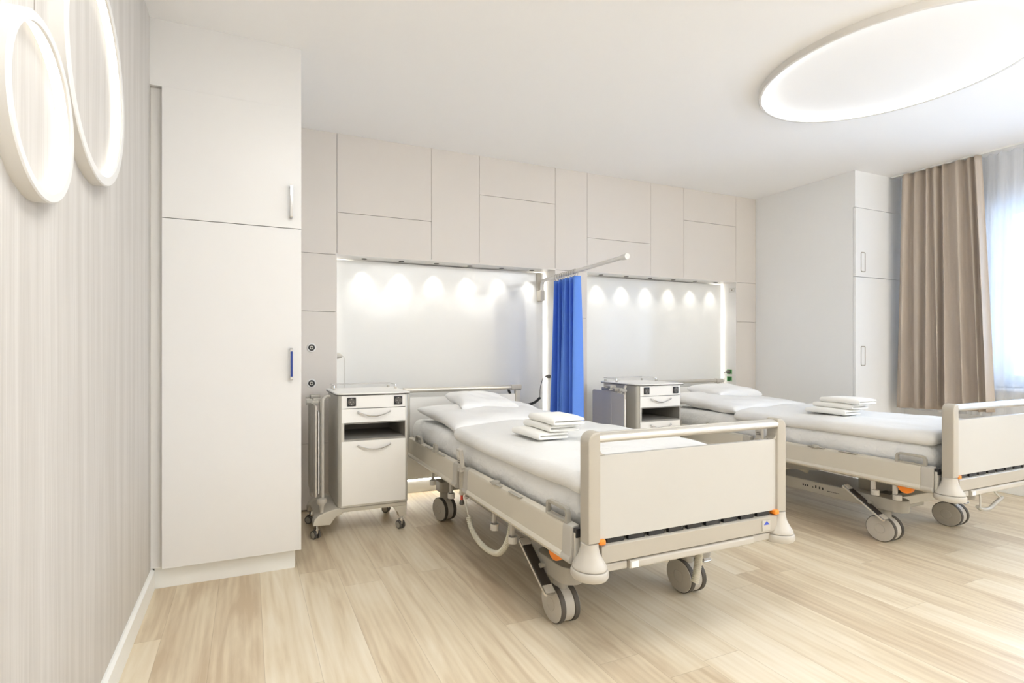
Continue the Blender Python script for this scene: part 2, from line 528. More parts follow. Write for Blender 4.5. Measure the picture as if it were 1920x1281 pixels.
# skirting inside recesses
for i, (a, b) in enumerate(recesses):
    struct(boxo('baseboard_back', a + 0.001, b - 0.001, 3.775, 3.79, 0, 0.095, 'skirting', bev=0.003))
# glass panels and strips
for i, (a, b) in enumerate(recesses):
    side = ('behind the bed beside the blue curtain, left recess', 'in the right recess behind the second bed')[i]
    gl = empty('glass_wall_panel', ((a + b) / 2, 3.765, 0))
    tag(gl, 'large glossy white back panel ' + side, 'wall panel', 'backlit white panels')
    wdt = (b - a) / 2 - 0.022
    boxo('panel_face', -wdt, wdt, 0, 0.016, 0.106, RT - 0.008, 'glass_white', gl, bev=0.001)
    st = empty('led_strip_light', ((a + b) / 2, 3.795, 0))
    tag(st, ('glowing light strip around the left recess panel edges', 'glowing light strip around the right recess panel edges')[i], 'light strip')
    for s in (-1, 1):
        x = s * (wdt - 0.008)
        boxo('side_strip', x - 0.006, x + 0.006, -0.006, 0.006, 0.14, RT - 0.03, 'led', st, bev=0)
    boxo('bottom_strip', -wdt + 0.02, wdt - 0.02, -0.024, -0.014, 0.099, 0.103, 'led_dim', st, bev=0)

# right wall with window openings
ZW0, ZW1 = 0.825, 2.285
wr = empty('wall_right'); struct(wr)
bm = nb()
wins = [(0.75, 2.13), (-1.15, 0.25)]  # second opening is unseen, added to let in more daylight
add_box(bm, XR, XR + 0.25, 2.13, 4.0, 0, H)
add_box(bm, XR, XR + 0.25, 0.25, 0.75, 0, H)
add_box(bm, XR, XR + 0.25, YF, -1.15, 0, H)
for a, b in wins:
    add_box(bm, XR, XR + 0.25, a, b, 0, ZW0)
    add_box(bm, XR, XR + 0.25, a, b, ZW1, H)
obj('wall_body', bm, 'paint', wr, smooth=False)
for i, (a, b) in enumerate(wins):
    wf = empty('window_%d' % (i + 1), (XR + 0.10, 0, 0)); struct(wf)
    bm = nb()
    e = 0.05
    add_box(bm, 0, 0.07, a, b, ZW0, ZW0 + e, 0.004); add_box(bm, 0, 0.07, a, b, ZW1 - e, ZW1, 0.004)
    add_box(bm, 0, 0.07, a, a + e, ZW0 + e, ZW1 - e, 0.004); add_box(bm, 0, 0.07, b - e, b, ZW0 + e, ZW1 - e, 0.004)
    obj('window_frame', bm, 'window_frame', wf)
    bm = nb()
    c = (a + b) / 2
    for p, q in ((a + e, c), (c, b - e)):
        add_box(bm, 0.01, 0.06, p, p + 0.045, ZW0 + e, ZW1 - e, 0.004); add_box(bm, 0.01, 0.06, q - 0.045, q, ZW0 + e, ZW1 - e, 0.004)
        add_box(bm, 0.01, 0.06, p + 0.045, q - 0.045, ZW0 + e, ZW0 + e + 0.045, 0.004); add_box(bm, 0.01, 0.06, p + 0.045, q - 0.045, ZW1 - e - 0.045, ZW1 - e, 0.004)
    obj('window_sash', bm, 'window_frame', wf)
    bm = nb(); add_box(bm, 0.03, 0.036, a + e, b - e, ZW0 + e, ZW1 - e)
    obj('window_pane', bm, 'glass', wf)
    boxo('window_sill', -0.17, 0.0, a - 0.03, b + 0.03, ZW0 - 0.025, ZW0, 'window_frame', wf, bev=0.004)
struct(boxo('baseboard_right', XR - 0.014, XR, YF, 2.70, 0, 0.095, 'skirting', bev=0.003))

# ------------------------------------------------------------------ built-in wardrobe on the left
wd = empty('built_in_wardrobe', (-0.06, 2.66, 0))
tag(wd, 'tall white fitted wardrobe beside the streaked left wall, floor to ceiling', 'wardrobe')
boxo('carcass', -0.31, 0.308, 0.021, 0.94, 0.1, H, 'lacquer', wd, bev=0.001)
boxo('filler_panel', -0.3605, 0.311, 0.008, 0.03, 2.341, H, 'lacquer', wd, bev=0.001)
boxo('side_filler', -0.3605, -0.312, 0.035, 0.06, 0.1, H, 'lacquer', wd, bev=0.001)
boxo('plinth', -0.346, 0.285, 0.045, 0.06, 0.0, 0.1, 'skirting', wd, bev=0.001)
d1 = boxo('door', -0.31, 0.311, 0.0, 0.019, 1.7335, 2.338, 'lacquer', wd, bev=0.0015, label='upper wardrobe door')
d2 = boxo('door', -0.31, 0.311, 0.0, 0.019, 0.105, 1.7305, 'lacquer', wd, bev=0.0015, label='lower wardrobe door')
def bar_handle(parent, x, z0, z1, inlay):
    bm = nb()
    pts = [(0, z0), (-0.026, z0), (-0.030, z0 + 0.004), (-0.030, z1 - 0.004), (-0.026, z1), (0, z1), (0, z1 - 0.008), (-0.020, z1 - 0.012), (-0.020, z0 + 0.012), (0, z0 + 0.008)]
    add_prism(bm, pts, 'x', x - 0.0065, x + 0.0065, bev=0.001)
    h = obj('handle', bm, 'chrome', parent, label='satin chrome bow handle')
    if inlay:
        boxo('handle_inlay', x - 0.0055, x + 0.0055, -0.0325, -0.0295, z0 + 0.016, z1 - 0.016, 'blue_inlay', h, bev=0.001, label='blue handle inlay')
bar_handle(d1, 0.262, 1.781, 1.943, False)
bar_handle(d2, 0.262, 0.969, 1.128, True)

# ------------------------------------------------------------------ built-in cabinet on the right
cb = empty('built_in_cabinet', (5.12, 2.70, 0))
tag(cb, 'white fitted cabinet beside the taupe curtain with oval recessed pulls', 'cabinet')
boxo('carcass', -0.32, 0.376, 0.021, 0.93, 0.0, H, 'lacquer_lit', cb, bev=0.001)
boxo('filler_panel', -0.32, 0.376, 0.004, 0.024, 2.338, H, 'lacquer_lit', cb, bev=0.001)
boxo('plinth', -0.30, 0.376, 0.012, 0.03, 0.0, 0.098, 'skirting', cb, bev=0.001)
def pull(parent, z0, z1):
    bm = nb()
    o_ = rrect(-0.252, -0.19, z0, z1, 0.012); i_ = rrect(-0.246, -0.197, z0 + 0.007, z1 - 0.007, 0.008)
    n = len(o_)
    a = [bm.verts.new((u, -0.003, v)) for u, v in o_]; b = [bm.verts.new((u, -0.003, v)) for u, v in i_]
    a2 = [bm.verts.new((u, 0.001, v)) for u, v in o_]; b2 = [bm.verts.new((u, 0.012, v)) for u, v in i_]
    for k in range(n):
        j = (k + 1) % n
        bm.faces.new((a[k], a[j], b[j], b[k])); bm.faces.new((a2[k], a2[j], a[j], a[k])); bm.faces.new((b[k], b[j], b2[j], b2[k]))
    bm.faces.new(b2)
    h = obj('recessed_pull', bm, 'grey_mid', parent)
    boxo('pull_plate', -0.244, -0.199, -0.002, 0.0, z0 + 0.009, z1 - 0.009, 'lacquer_lit', h, bev=0.001)
d1 = boxo('door', -0.32, 0.376, 0.0, 0.019, 1.7465, 2.334, 'lacquer_lit', cb, bev=0.0015, label='upper cabinet door')
d2 = boxo('door', -0.32, 0.376, 0.0, 0.019, 0.10, 1.7425, 'lacquer_lit', cb, bev=0.0015, label='lower cabinet door')
pull(d1, 1.788, 1.958); pull(d2, 0.982, 1.152)

# ------------------------------------------------------------------ ring lamps
def ring_lamp(name, r_in, depth, led_mat, lipw):
    """axis +z is the direction the lamp faces; z=0 at the mounting surface"""
    e = empty(name)
    bm = nb()
    n = 96
    ro = r_in + lipw
    prof = [(ro, 0.0), (ro, depth - 0.003), (ro - 0.003, depth), (r_in + 0.001, depth), (r_in, depth - 0.001), (r_in, depth - 0.006), (r_in + 0.012, depth - 0.006), (r_in + 0.012, 0.0)]
    add_lathe(bm, prof, n=n, cap=False)
    obj('rim', bm, 'ring_white', e, angle=35)
    bm = nb()
    add_lathe(bm, [(r_in + 0.0115, 0.001), (r_in + 0.0115, depth - 0.0065)], n=n, cap=False)
    obj('light_band', bm, led_mat, e, label='glowing inner band')
    return e
cr_ = ring_lamp('ceiling_ring_lamp', 0.584, 0.036, 'led_ceiling', 0.015)
cr_.location = (3.215, 1.652, H); cr_.rotation_euler = (PI, 0, 0)
tag(cr_, 'large round glowing ring lamp on the white ceiling', 'ceiling lamp')
for q, (rx, ry) in enumerate(((0.60, 0.72), (3.165, -0.75), (0.95, -1.45))):  # unseen copies of the ceiling ring, added as fill light
    rl_ = ring_lamp('ceiling_ring_lamp', 0.575, 0.042, 'led_ceiling', 0.022)
    rl_.location = (rx, ry, H); rl_.rotation_euler = (PI, 0, 0)
    tag(rl_, 'added unseen fill ring lamp on the ceiling %s the camera' % ('just above and in front of', 'to the right behind', 'to the left behind')[q], 'ceiling lamp', 'added fill ring lamps')
    ll = bpy.data.lights.new('fill_disc', 'AREA'); ll.shape = 'DISK'; ll.size = 1.1; ll.energy = (FILL_RING_A, FILL_RING_B, FILL_RING_C)[q]; ll.color = LAMP_COL
    lo = bpy.data.objects.new('fill_disc', ll); C.objects.link(lo); lo.parent = rl_; lo.location = (0, 0, 0.02); lo.rotation_euler = (PI, 0, 0)
w1 = ring_lamp('wall_ring_lamp', 0.163, 0.032, 'led_wall', 0.021)
w1.location = (XL, 1.283, 1.613); w1.rotation_euler = (0, PI / 2, 0)
tag(w1, 'smaller glowing ring lamp low on the left wall, nearest the photo edge', 'wall lamp', 'ring lamps on the left wall')
w2 = ring_lamp('wall_ring_lamp', 0.271, 0.032, 'led_wall', 0.027)
w2.location = (XL, 1.700, 1.894); w2.rotation_euler = (0, PI / 2, 0)
tag(w2, 'larger glowing ring lamp high on the left wall, cut off by the top edge', 'wall lamp', 'ring lamps on the left wall')

# added fill lamps, unseen, built as floor uplighters: they wash the ceiling
for q, (ux, uy) in enumerate(((2.6, -1.95), (4.7, -1.9), (4.85, -1.1))):
    e = empty('fill_uplighter', (ux, uy, 0))
    tag(e, 'added fill uplighter, unseen behind the camera, %s' % ('by the rear wall', 'in the rear right corner', 'beside the window wall')[q], 'fill lamp', 'added fill uplighters')
    bm = nb(); add_lathe(bm, [(0.15, 0.0), (0.15, 0.012), (0.03, 0.022), (0.014, 0.05)], n=40); obj('base', bm, 'ring_white', e)
    bm = nb(); add_lathe(bm, [(0.012, 0.02), (0.012, 1.62)], n=20); obj('pole', bm, 'alu', e)
    bm = nb(); add_lathe(bm, [(0.02, 1.60), (0.10, 1.64), (0.19, 1.72), (0.20, 1.74), (0.185, 1.725), (0.10, 1.66), (0.001, 1.65)], n=40, cap=False); obj('lamp_shade', bm, 'ring_white', e)
    ll = bpy.data.lights.new('fill_up_disc', 'AREA'); ll.shape = 'DISK'; ll.size = 0.34; ll.energy = (FILL_UP_A, FILL_UP_B, FILL_UP_C)[q]; ll.color = LAMP_COL
    lo = bpy.data.objects.new('fill_up_disc', ll); C.objects.link(lo); lo.parent = e; lo.location = (0, 0, 1.74); lo.rotation_euler = (PI, 0, 0)

# ------------------------------------------------------------------ recess spotlights
ordn = ['first', 'second', 'third', 'fourth', 'fifth', 'sixth']
spots = [(0.797, 0), (1.083, 0), (1.366, 0), (1.652, 0), (1.938, 0), (2.224, 0), (2.94, 1), (3.224, 1), (3.505, 1), (3.79, 1), (4.072, 1), (4.345, 1)]
for i, (x, side) in enumerate(spots):
    e = empty('recess_spotlight', (x, 3.700, RT))
    tag(e, 'small black-rimmed downlight, %s from the left in the %s recess' % (ordn[i % 6], ('left', 'right')[side]), 'spotlight', 'downlights under the recess heads')
    bm = nb(); add_lathe(bm, [(0.021, 0.0005), (0.021, -0.003), (0.018, -0.004), (0.0155, -0.002)], n=24, cap=False)
    obj('trim_ring', bm, 'grey_dark', e)
    bm = nb(); add_lathe(bm, [(0.0155, -0.0005), (0.0155, -0.0012), (0.0001, -0.0012)], n=24, cap=False)
    obj('lens', bm, 'black', e)
    l = bpy.data.lights.new('spot_beam', 'SPOT'); l.energy = SPOT_W; l.spot_size = math.radians(82); l.spot_blend = 1.0; l.shadow_soft_size = 0.004; l.color = STRIP_COL
    lo = bpy.data.objects.new('spot_beam', l); C.objects.link(lo); lo.parent = e; lo.location = (0, 0, -0.006)

# ------------------------------------------------------------------ curtain rail, taupe curtain, sheer
bm = nb(); add_prism(bm, [(5.285, H), (5.285, H - 0.012), (5.315, H - 0.012), (5.315, H)], 'y', YF + 0.1, 2.69)
tr = obj('curtain_track', bm, 'skirting'); tag(tr, 'thin white curtain track on the ceiling along the window', 'curtain track')

def curtain(name, m, x, ytop, ybot, ztop, zbot, amp, waves, seed, nu=160, nv=40, axis='y', solid=0.002, ampb=None, jitter=0.0):
    """hangs between ytop[0]..ytop[1] at the head and ybot at the hem, folds push out along x"""
    rnd = random.Random(seed)
    ph = [rnd.uniform(-0.5, 0.5) for _ in range(12)]
    bm = nb(); g = []
    for j in range(nv + 1):
        v = j / nv; row = []
        for i in range(nu + 1):
            u = i / nu
            uu = u + 0.028 * math.sin(2 * PI * 2 * u + ph[0] * 6) + 0.012 * math.sin(2 * PI * 5 * u + ph[1] * 6 + v)
            a = amp + ((ampb or amp) - amp) * v
            f = math.sin(2 * PI * waves * uu + 0.5 * math.sin(v * 2 + ph[2] * 5)) * a
            f += math.sin(2 * PI * waves * 0.43 * uu + ph[3] * 6 + v * 0.8) * a * 0.55
            f = math.copysign(abs(f / a) ** 0.8, f) * a
            y = ytop[0] + (ytop[1] - ytop[0]) * u
            yb = ybot[0] + (ybot[1] - ybot[0]) * u
            yy = y + (yb - y) * (v ** 0.9) + jitter * math.sin(2 * PI * waves * uu + 1.3) * (0.3 + v)
            zt = ztop + 0.006 * math.cos(2 * PI * waves * uu)
            zb = zbot[0] + (zbot[1] - zbot[0]) * u
            row.append(bm.verts.new((x + f, yy, zt + (zb - zt) * v)))
        g.append(row)
    for j in range(nv):
        for i in range(nu):
            bm.faces.new((g[j][i], g[j][i + 1], g[j + 1][i + 1], g[j + 1][i]))
    bmesh.ops.recalc_face_normals(bm, faces=bm.faces)
    return obj(name, bm, m, angle=180)
tc_ = curtain('taupe_curtain', 'taupe_cloth', 5.285, (2.615, 2.105), (2.655, 2.03), H - 0.016, (0.612, 0.64), 0.022, 8, 5, ampb=0.032, jitter=0.008)
md = tc_.modifiers.new('thick', 'SOLIDIFY'); md.thickness = 0.002
tag(tc_, 'taupe gathered curtain hanging at the left side of the window', 'curtain')
sh = curtain('sheer_curtain', 'sheer', 5.372, (2.66, YF + 0.2), (2.66, YF + 0.2), H - 0.014, (0.60, 0.60), 0.012, 42, 8, nu=700, nv=6)
tag(sh, 'thin white see-through curtain covering the bright window', 'curtain')

# ------------------------------------------------------------------ hospital bed (local: x centre, y=0 foot end, head towards +y)
def caster(parent, x, y, r, w, name='caster', ang=0.0, fork='grey_mid', stem_top=None, hubs=True):
    e = empty(name, (x, y, 0), ang); e.parent = parent
    R = Matrix.Rotation(PI / 2, 4, 'Y')
    for s in (-1, 1):
        bm = nb()
        c = s * w * 0.36
        add_lathe(bm, [(r * 0.93, -w * 0.125), (r * 0.985, -w * 0.11), (r, -w * 0.06), (r, w * 0.06), (r * 0.985, w * 0.11), (r * 0.93, w * 0.125)], T((c, 0, r)) @ R, n=40)
        t = obj('wheel', bm, 'rubber', e)
        bm = nb()
        q = s * w * 0.13
        add_lathe(bm, [(r * 0.945, 0), (r * 0.93, 0.002 * s), (r * 0.38, 0.003 * s), (r * 0.36, 0.0015 * s), (r * 0.33, 0.0015 * s), (r * 0.31, 0.004 * s), (0.0002, 0.004 * s)], T((c + q, 0, r)) @ R, n=40, cap=False)
        obj('wheel_disc', bm, 'grey_light', t)
    bm = nb()
    add_lathe(bm, [(r * 0.90, -w * 0.26), (r * 0.94, -w * 0.22), (r * 0.94, w * 0.22), (r * 0.90, w * 0.26)], T((0, 0, r)) @ R, n=40)
    obj('wheel_cover', bm, 'grey_light', e)
    bm = nb()
    zt = stem_top or r * 2.7
    add_lathe(bm, [(w * 0.30, r * 1.5), (w * 0.34, r * 1.9), (w * 0.34, zt)], n=24)
    obj('caster_stem', bm, fork, e)
    return e

BX, BY = 1.547, 1.410
def make_bed():
    b = empty('hospital_bed', (BX, BY, 0))
    # ---- foot end
    for s in (-1, 1):
        bm = nb()
        # post with rounded outer shoulder, fillet into the board
        o_ = []
        x_out, x_in = 0.490, 0.436
        pts = [(x_in, 0.462), (x_out - 0.002, 0.462), (x_out - 0.002, 0.80)]
        for k in range(7):
            a = math.radians(90 * k / 6); pts.append((x_out - 0.002 - 0.034 + 0.034 * math.cos(a), 0.806 + 0.036 * math.sin(a)))
        pts += [(x_in + 0.006, 0.842), (x_in, 0.838)]
        pts = [(s * p, q) for p, q in pts]
        add_prism(bm, pts, 'y', -0.014, 0.038, bev=0.009)
        # concave web between post and board
        arcp = [(x_in - 0.024 + 0.024 * math.cos(math.radians(15 * k)), 0.784 - 0.024 * math.sin(math.radians(15 * k))) for k in range(7)]
        for (p0_, q0_), (p1_, q1_) in zip(arcp, arcp[1:]):
            add_prism(bm, [(s * (x_in + 0.012), q0_), (s * p0_, q0_), (s * p1_, q1_), (s * (x_in + 0.012), q1_)], 'y', -0.006, 0.030)
        obj('footboard_post', bm, 'grey_post', b)
        bm = nb()
        add_lathe(bm, [(0.030, 0.462), (0.031, 0.447), (0.036, 0.425), (0.049, 0.400), (0.0575, 0.386), (0.0575, 0.379)], T((s * 0.465, 0.012, 0)), n=40)
        obj('flared_foot', bm, 'grey_light', b)
        bm = nb()
        add_lathe(bm, [(0.050, 0.3785), (0.060, 0.375), (0.0635, 0.368), (0.0635, 0.354), (0.058, 0.345), (0.040, 0.342)], T((s * 0.465, 0.012, 0)), n=40)
        obj('corner_bumper', bm, 'grey_light', b)
        boxo('release_catch', s * 0.430 - 0.013, s * 0.430 + 0.013, -0.016, 0.012, 0.456, 0.474, 'orange', b, bev=0.004, label='orange release catch')
    bm = nb()
    pr = [(-0.006, 0.8035), (0.028, 0.8035), (0.036, 0.811), (0.037, 0.826), (0.031, 0.8345), (0.0225, 0.8365), (0.0215, 0.835), (0.0205, 0.8368), (0.006, 0.8368), (0.005, 0.835), (0.004, 0.8362), (-0.006, 0.832), (-0.0125, 0.824), (-0.0125, 0.811)]
    add_prism(bm, pr, 'x', -0.440, 0.440)
    obj('top_rail', bm, 'rail_metal', b)
    boxo('footboard_panel', -0.437, 0.437, -0.004, 0.014, 0.4715, 0.7585, 'board_dimmed', b, bev=0.0015)
    bm = nb()
    pr = [(-0.012, 0.392), (0.028, 0.392), (0.028, 0.446), (0.022, 0.454), (-0.006, 0.454), (-0.012, 0.449)]
    add_prism(bm, pr, 'x', -0.432, 0.432)
    beam = obj('foot_beam', bm, 'grey_post', b)
    bm = nb()
    for k in range(9):
        add_box(bm, -0.40 + k * 0.092, -0.40 + k * 0.092 + 0.07, 0.0, 0.012, 0.4535, 0.4705)
    obj('foot_beam_slots', bm, 'black', beam)
    boxo('badge', 0.346, 0.392, -0.0145, -0.0115, 0.399, 0.441, 'grey_light', beam, bev=0.002)
    bm = nb(); add_prism(bm, [(0.354, 0.423), (0.386, 0.423), (0.370, 0.437)], 'y', -0.0155, -0.0140)
    obj('triangle_mark', bm, 'blue_mark', beam, smooth=False)
    bm = nb()
    add_prism(bm, rrect(-0.010, 0.016, 0.353, 0.384, 0.009), 'x', -0.308, 0.305, bev=0.002)
    lr = obj('lower_rail', bm, 'grey_light', b)
    boxo('sticker', -0.303, -0.272, -0.0112, -0.0095, 0.357, 0.379, 'board_white', lr, bev=0.0004)
    for p_, q_ in ((-0.415, -0.314), (0.314, 0.415)):
        bm = nb(); add_prism(bm, rrect(0.0, 0.020, 0.353, 0.382, 0.006), 'x', p_, q_, bev=0.002)
        obj('rail_end_block', bm, 'grey_light', b)
    # ---- head end
    for s in (-1, 1):
        bm = nb()
        add_prism(bm, rrect(s * 0.4635 - 0.023, s * 0.4635 + 0.023, 2.136, 2.176, 0.010), 'z', 0.37, 0.80)
        obj('headboard_post', bm, 'alu', b)
    bm = nb()
    add_prism(bm, rrect(2.137, 2.176, 0.803, 0.838, 0.014), 'x', -0.49, 0.40)
    obj('head_rail', bm, 'rail_metal', b)
    bm = nb()
    add_prism(bm, rrect(2.134, 2.178, 0.799, 0.841, 0.014), 'x', 0.402, 0.492, bev=0.003)
    obj('head_rail_end', bm, 'grey_light', b)
    boxo('headboard_panel', -0.44, 0.44, 2.148, 2.164, 0.40, 0.768, 'board_white', b, bev=0.002)
    # ---- side rails
    def rail_prof(s, inset=0.0):
        p = [(0.470, 0.375), (0.502, 0.372), (0.512, 0.378), (0.515, 0.388), (0.511, 0.397), (0.506, 0.402), (0.503, 0.490), (0.498, 0.502), (0.488, 0.5065), (0.470, 0.5065)]
        return [(s * (u + (inset if u > 0.49 else 0)), v) for u, v in p]
    for s in (-1, 1):
        for (a, c, capa, capc) in ((0.062, 1.010, 0.115, 0.955), (1.095, 1.985, 1.155, 1.985)):
            bm = nb(); add_prism(bm, rail_prof(s), 'y', capa, capc)
            r = obj('side_rail', bm, 'grey_paint', b)
            for p_, q_ in ((a, capa), (capc, c)):
                if q_ > p_:
                    bm = nb(); add_prism(bm, rail_prof(s, 0.0015), 'y', p_, q_, bev=0.004)
                    obj('rail_end_cap', bm, 'grey_cap', r)
            # thin lying slats
            for y0 in ((0.42, 0.60) if a < 0.5 else (1.30, 1.52)):
                boxo('rail_insert', s * 0.497 - 0.009, s * 0.497 + 0.009, y0, y0 + 0.10, 0.505, 0.510, 'grey_mid', r, bev=0.002)
        # loop handle near the foot and near the head
        for (y0, y1, zt, ht) in ((0.094, 0.232, 0.503, 0.056), (1.72, 1.84, 0.500, 0.045)):
            bm = nb()
            t = 0.013
            outer = [(y0, zt), (y0, zt + ht - 0.02)] + [(y0 + 0.02 - 0.02 * math.cos(math.radians(a)), zt + ht - 0.02 + 0.02 * math.sin(math.radians(a))) for a in (30, 60, 90)] + \
                    [(y1 - 0.02 + 0.02 * math.sin(math.radians(a)), zt + ht - 0.02 + 0.02 * math.cos(math.radians(a))) for a in (0, 30, 60, 90)] + [(y1, zt)]
            inner = [(y0 + t, zt + 0.008), (y0 + t, zt + ht - t - 0.006), (y0 + t + 0.006, zt + ht - t), (y1 - t - 0.006, zt + ht - t), (y1 - t, zt + ht - t - 0.006), (y1 - t, zt + 0.008)]
            # build as ring of quads: bottom, left, top, right pieces
            add_prism(bm, [(y0, zt), (y0, zt + ht - 0.02), (y0 + 0.006, zt + ht - 0.006), (y0 + t + 0.006, zt + ht - t), (y0 + t, zt + ht - t - 0.006), (y0 + t, zt)], 'x', s * 0.482, s * 0.500, bev=0.002)
            add_prism(bm, [(y1, zt), (y1, zt + ht - 0.02), (y1 - 0.006, zt + ht - 0.006), (y1 - t - 0.006, zt + ht - t), (y1 - t, zt + ht - t - 0.006), (y1 - t, zt)], 'x', s * 0.482, s * 0.500, bev=0.002)
            add_prism(bm, [(y0 + 0.006, zt + ht - 0.006), (y0 + 0.02, zt + ht), (y1 - 0.02, zt + ht), (y1 - 0.006, zt + ht - 0.006), (y1 - t - 0.006, zt + ht - t), (y0 + t + 0.006, zt + ht - t)], 'x', s * 0.482, s * 0.500, bev=0.002)
            add_prism(bm, [(y0 + t - 0.001, zt + 0.008), (y1 - t + 0.001, zt + 0.008), (y1 - t + 0.001, zt), (y0 + t - 0.001, zt)], 'x', s * 0.482, s * 0.500)
            obj('grab_handle', bm, 'grey_mid', b)
        # clip on the rail
        bm = nb()
        add_box(bm, s * 0.498 - 0.012, s * 0.498 + 0.012, 1.42, 1.47, 0.500, 0.520, 0.003)
        add_box(bm, s * 0.498 - 0.010, s * 0.498 + 0.010, 1.425, 1.437, 0.515, 0.552, 0.003)
        add_box(bm, s * 0.498 - 0.010, s * 0.498 + 0.010, 1.455, 1.467, 0.515, 0.552, 0.003)
        obj('rail_clip', bm, 'grey_mid', b)
        bm = nb()
        add_lathe(bm, [(0.020, 0), (0.022, 0.006), (0.018, 0.016), (0.004, 0.02)], T((s * 0.492, 0.66, 0.503)), n=20)
        obj('rail_button', bm, 'grey_mid', b)
        # joint bracket between rail lengths
        bm = nb()
        add_box(bm, s * 0.488 - 0.012, s * 0.488 + 0.012, 1.030, 1.046, 0.365, 0.500, 0.003)
        add_box(bm, s * 0.488 - 0.012, s * 0.488 + 0.012, 1.058, 1.074, 0.345, 0.495, 0.003)
        add_box(bm, s * 0.480 - 0.008, s * 0.480 + 0.008, 1.012, 1.093, 0.385, 0.47)
        obj('rail_bracket', bm, 'grey_paint', b)
        bm = nb()
        add_box(bm, s * 0.485 - 0.012, s * 0.485 + 0.012, 0.048, 0.060, 0.372, 0.485, 0.002)
        obj('rail_end_plate', bm, 'alu', b)
        bm = nb()
        add_box(bm, s * 0.482 - 0.014, s * 0.482 + 0.014, 0.045, 0.062, 0.468, 0.500, 0.003)
        obj('rail_latch', bm, 'black', b)
        # drainage-bag hooks: stem and open ring
        for yy in (0.511, 0.682, 1.214, 1.515):
            bm = nb()
            add_box(bm, s * 0.490 - 0.008, s * 0.490 + 0.008, yy - 0.010, yy + 0.010, 0.318, 0.376, 0.003)
            add_lathe(bm, [(0.019, 0.292), (0.020, 0.292), (0.020, 0.320), (0.016, 0.320), (0.016, 0.296), (0.001, 0.296)], T((s * 0.494, yy - 0.012, 0)), n=20, cap=False)
            hk = obj('accessory_hook', bm, 'grey_light', b); hk['slide'] = yy
        # orange brake indicator
        bm = nb()
        add_lathe(bm, [(0.034, -0.012), (0.036, -0.008), (0.036, 0.008), (0.034, 0.012)], T((s * 0.480, 0.19, 0.372)) @ Matrix.Rotation(PI / 2, 4, 'Y'), n=28)
        obj('orange_dial', bm, 'orange', b, label='orange half-round dial under the rail')
        # cpr lever red near the joint
        bm = nb(); add_tube(bm, [(s * 0.485, 1.075, 0.355), (s * 0.487, 1.07, 0.315)], 0.007, 10)
        rl = obj('release_lever', bm, 'red', b, label='small red release lever')
        bm = nb(); add_lathe(bm, [(0.008, 0.318), (0.011, 0.31), (0.013, 0.298), (0.009, 0.292)], T((s * 0.487, 1.07, 0)), n=16)
        obj('lever_knob', bm, 'grey_dark', rl)
    # ---- mattress platform and frame
    bm = nb()
    add_box(bm, -0.445, 0.445, 0.06, 2.13, 0.425, 0.445)
    obj('mattress_platform', bm, 'grey_mid', b)
    bm = nb()
    for s in (-1, 1):
        add_box(bm, s * 0.44 - 0.02, s * 0.44 + 0.02, 0.05, 2.12, 0.36, 0.425, 0.004)
    for yy in (0.05, 0.60, 1.05, 1.60, 2.08):
        add_box(bm, -0.42, 0.42, yy, yy + 0.04, 0.365, 0.42, 0.004)
    obj('upper_frame', bm, 'grey_paint', b)
    # lift columns and arms
    for yy in (0.55, 1.65):
        boxo('lift_column', -0.10, 0.10, yy - 0.09, yy + 0.09, 0.19, 0.37, 'grey_mid', b, bev=0.012)
    for s in (-1, 1):
        bm = nb()
        add_prism(bm, [(0.62, 0.362), (0.80, 0.362), (1.12, 0.30), (1.12, 0.27), (0.78, 0.315)], 'x', s * 0.30 - 0.02, s * 0.30 + 0.02)
        obj('lift_arm', bm, 'grey_mid', b)
    # ---- chassis
    bm = nb()
    add_box(bm, -0.185, 0.185, 0.42, 1.70, 0.130, 0.208, 0.006)
    ch = obj('chassis_cover', bm, 'alu', b)
    boxo('chassis_lid', -0.18, 0.18, 0.42, 1.70, 0.2081, 0.2095, 'lacquer', ch, bev=0)
    bm = nb()
    # pictograms on the chassis flank
    for k, (yy, hh) in enumerate(((0.93, 0.012), (0.915, 0.010), (0.90, 0.012), (0.865, 0.006), (0.845, 0.020), (0.82, 0.016), (0.80, 0.016))):
        add_box(bm, -0.1862, -0.185, yy, yy + 0.008, 0.165, 0.165 + hh)
    for k in range(7):
        add_box(bm, -0.1862, -0.185, 0.70 + k * 0.011, 0.708 + k * 0.011, 0.163, 0.167)
    obj('printed_symbols', bm, 'black', ch, smooth=False)
    for yy in (0.36, 1.69):
        boxo('axle_beam', -0.34, 0.34, yy - 0.03, yy + 0.03, 0.196, 0.250, 'alu', b, bev=0.006)
    bm = nb()
    for yy in (0.36,):
        add_box(bm, -0.30, 0.30, yy + 0.03, yy + 0.12, 0.225, 0.236)
    obj('axle_tray', bm, 'grey_dark', b)
    for sx in (-1, 1):
        bm = nb()
        pts = []
        for k in range(17):
            a = math.radians(180 + 180 * k / 16)
            pts.append((sx * 0.345 + 0.055 * math.cos(a), 0.30 + 0.055 * math.sin(a)))
        for k in range(17):
            a = math.radians(180 * k / 16)
            pts.append((sx * 0.345 + 0.055 * math.cos(a), 0.43 + 0.055 * math.sin(a)))
        add_prism(bm, pts, 'z', 0.192, 0.262, bev=0.006)
        obj('corner_hub', bm, 'grey_mid', b)
        bm = nb()
        add_prism(bm, rrect(sx * 0.345 - 0.05, sx * 0.345 + 0.05, 1.64, 1.74, 0.02), 'z', 0.192, 0.262, bev=0.006)
        obj('corner_hub', bm, 'grey_mid', b)
        caster(b, sx * 0.345, 0.36, 0.076, 0.092, stem_top=0.20)
        caster(b, sx * 0.345, 1.69, 0.076, 0.092, stem_top=0.20, ang=0.25)
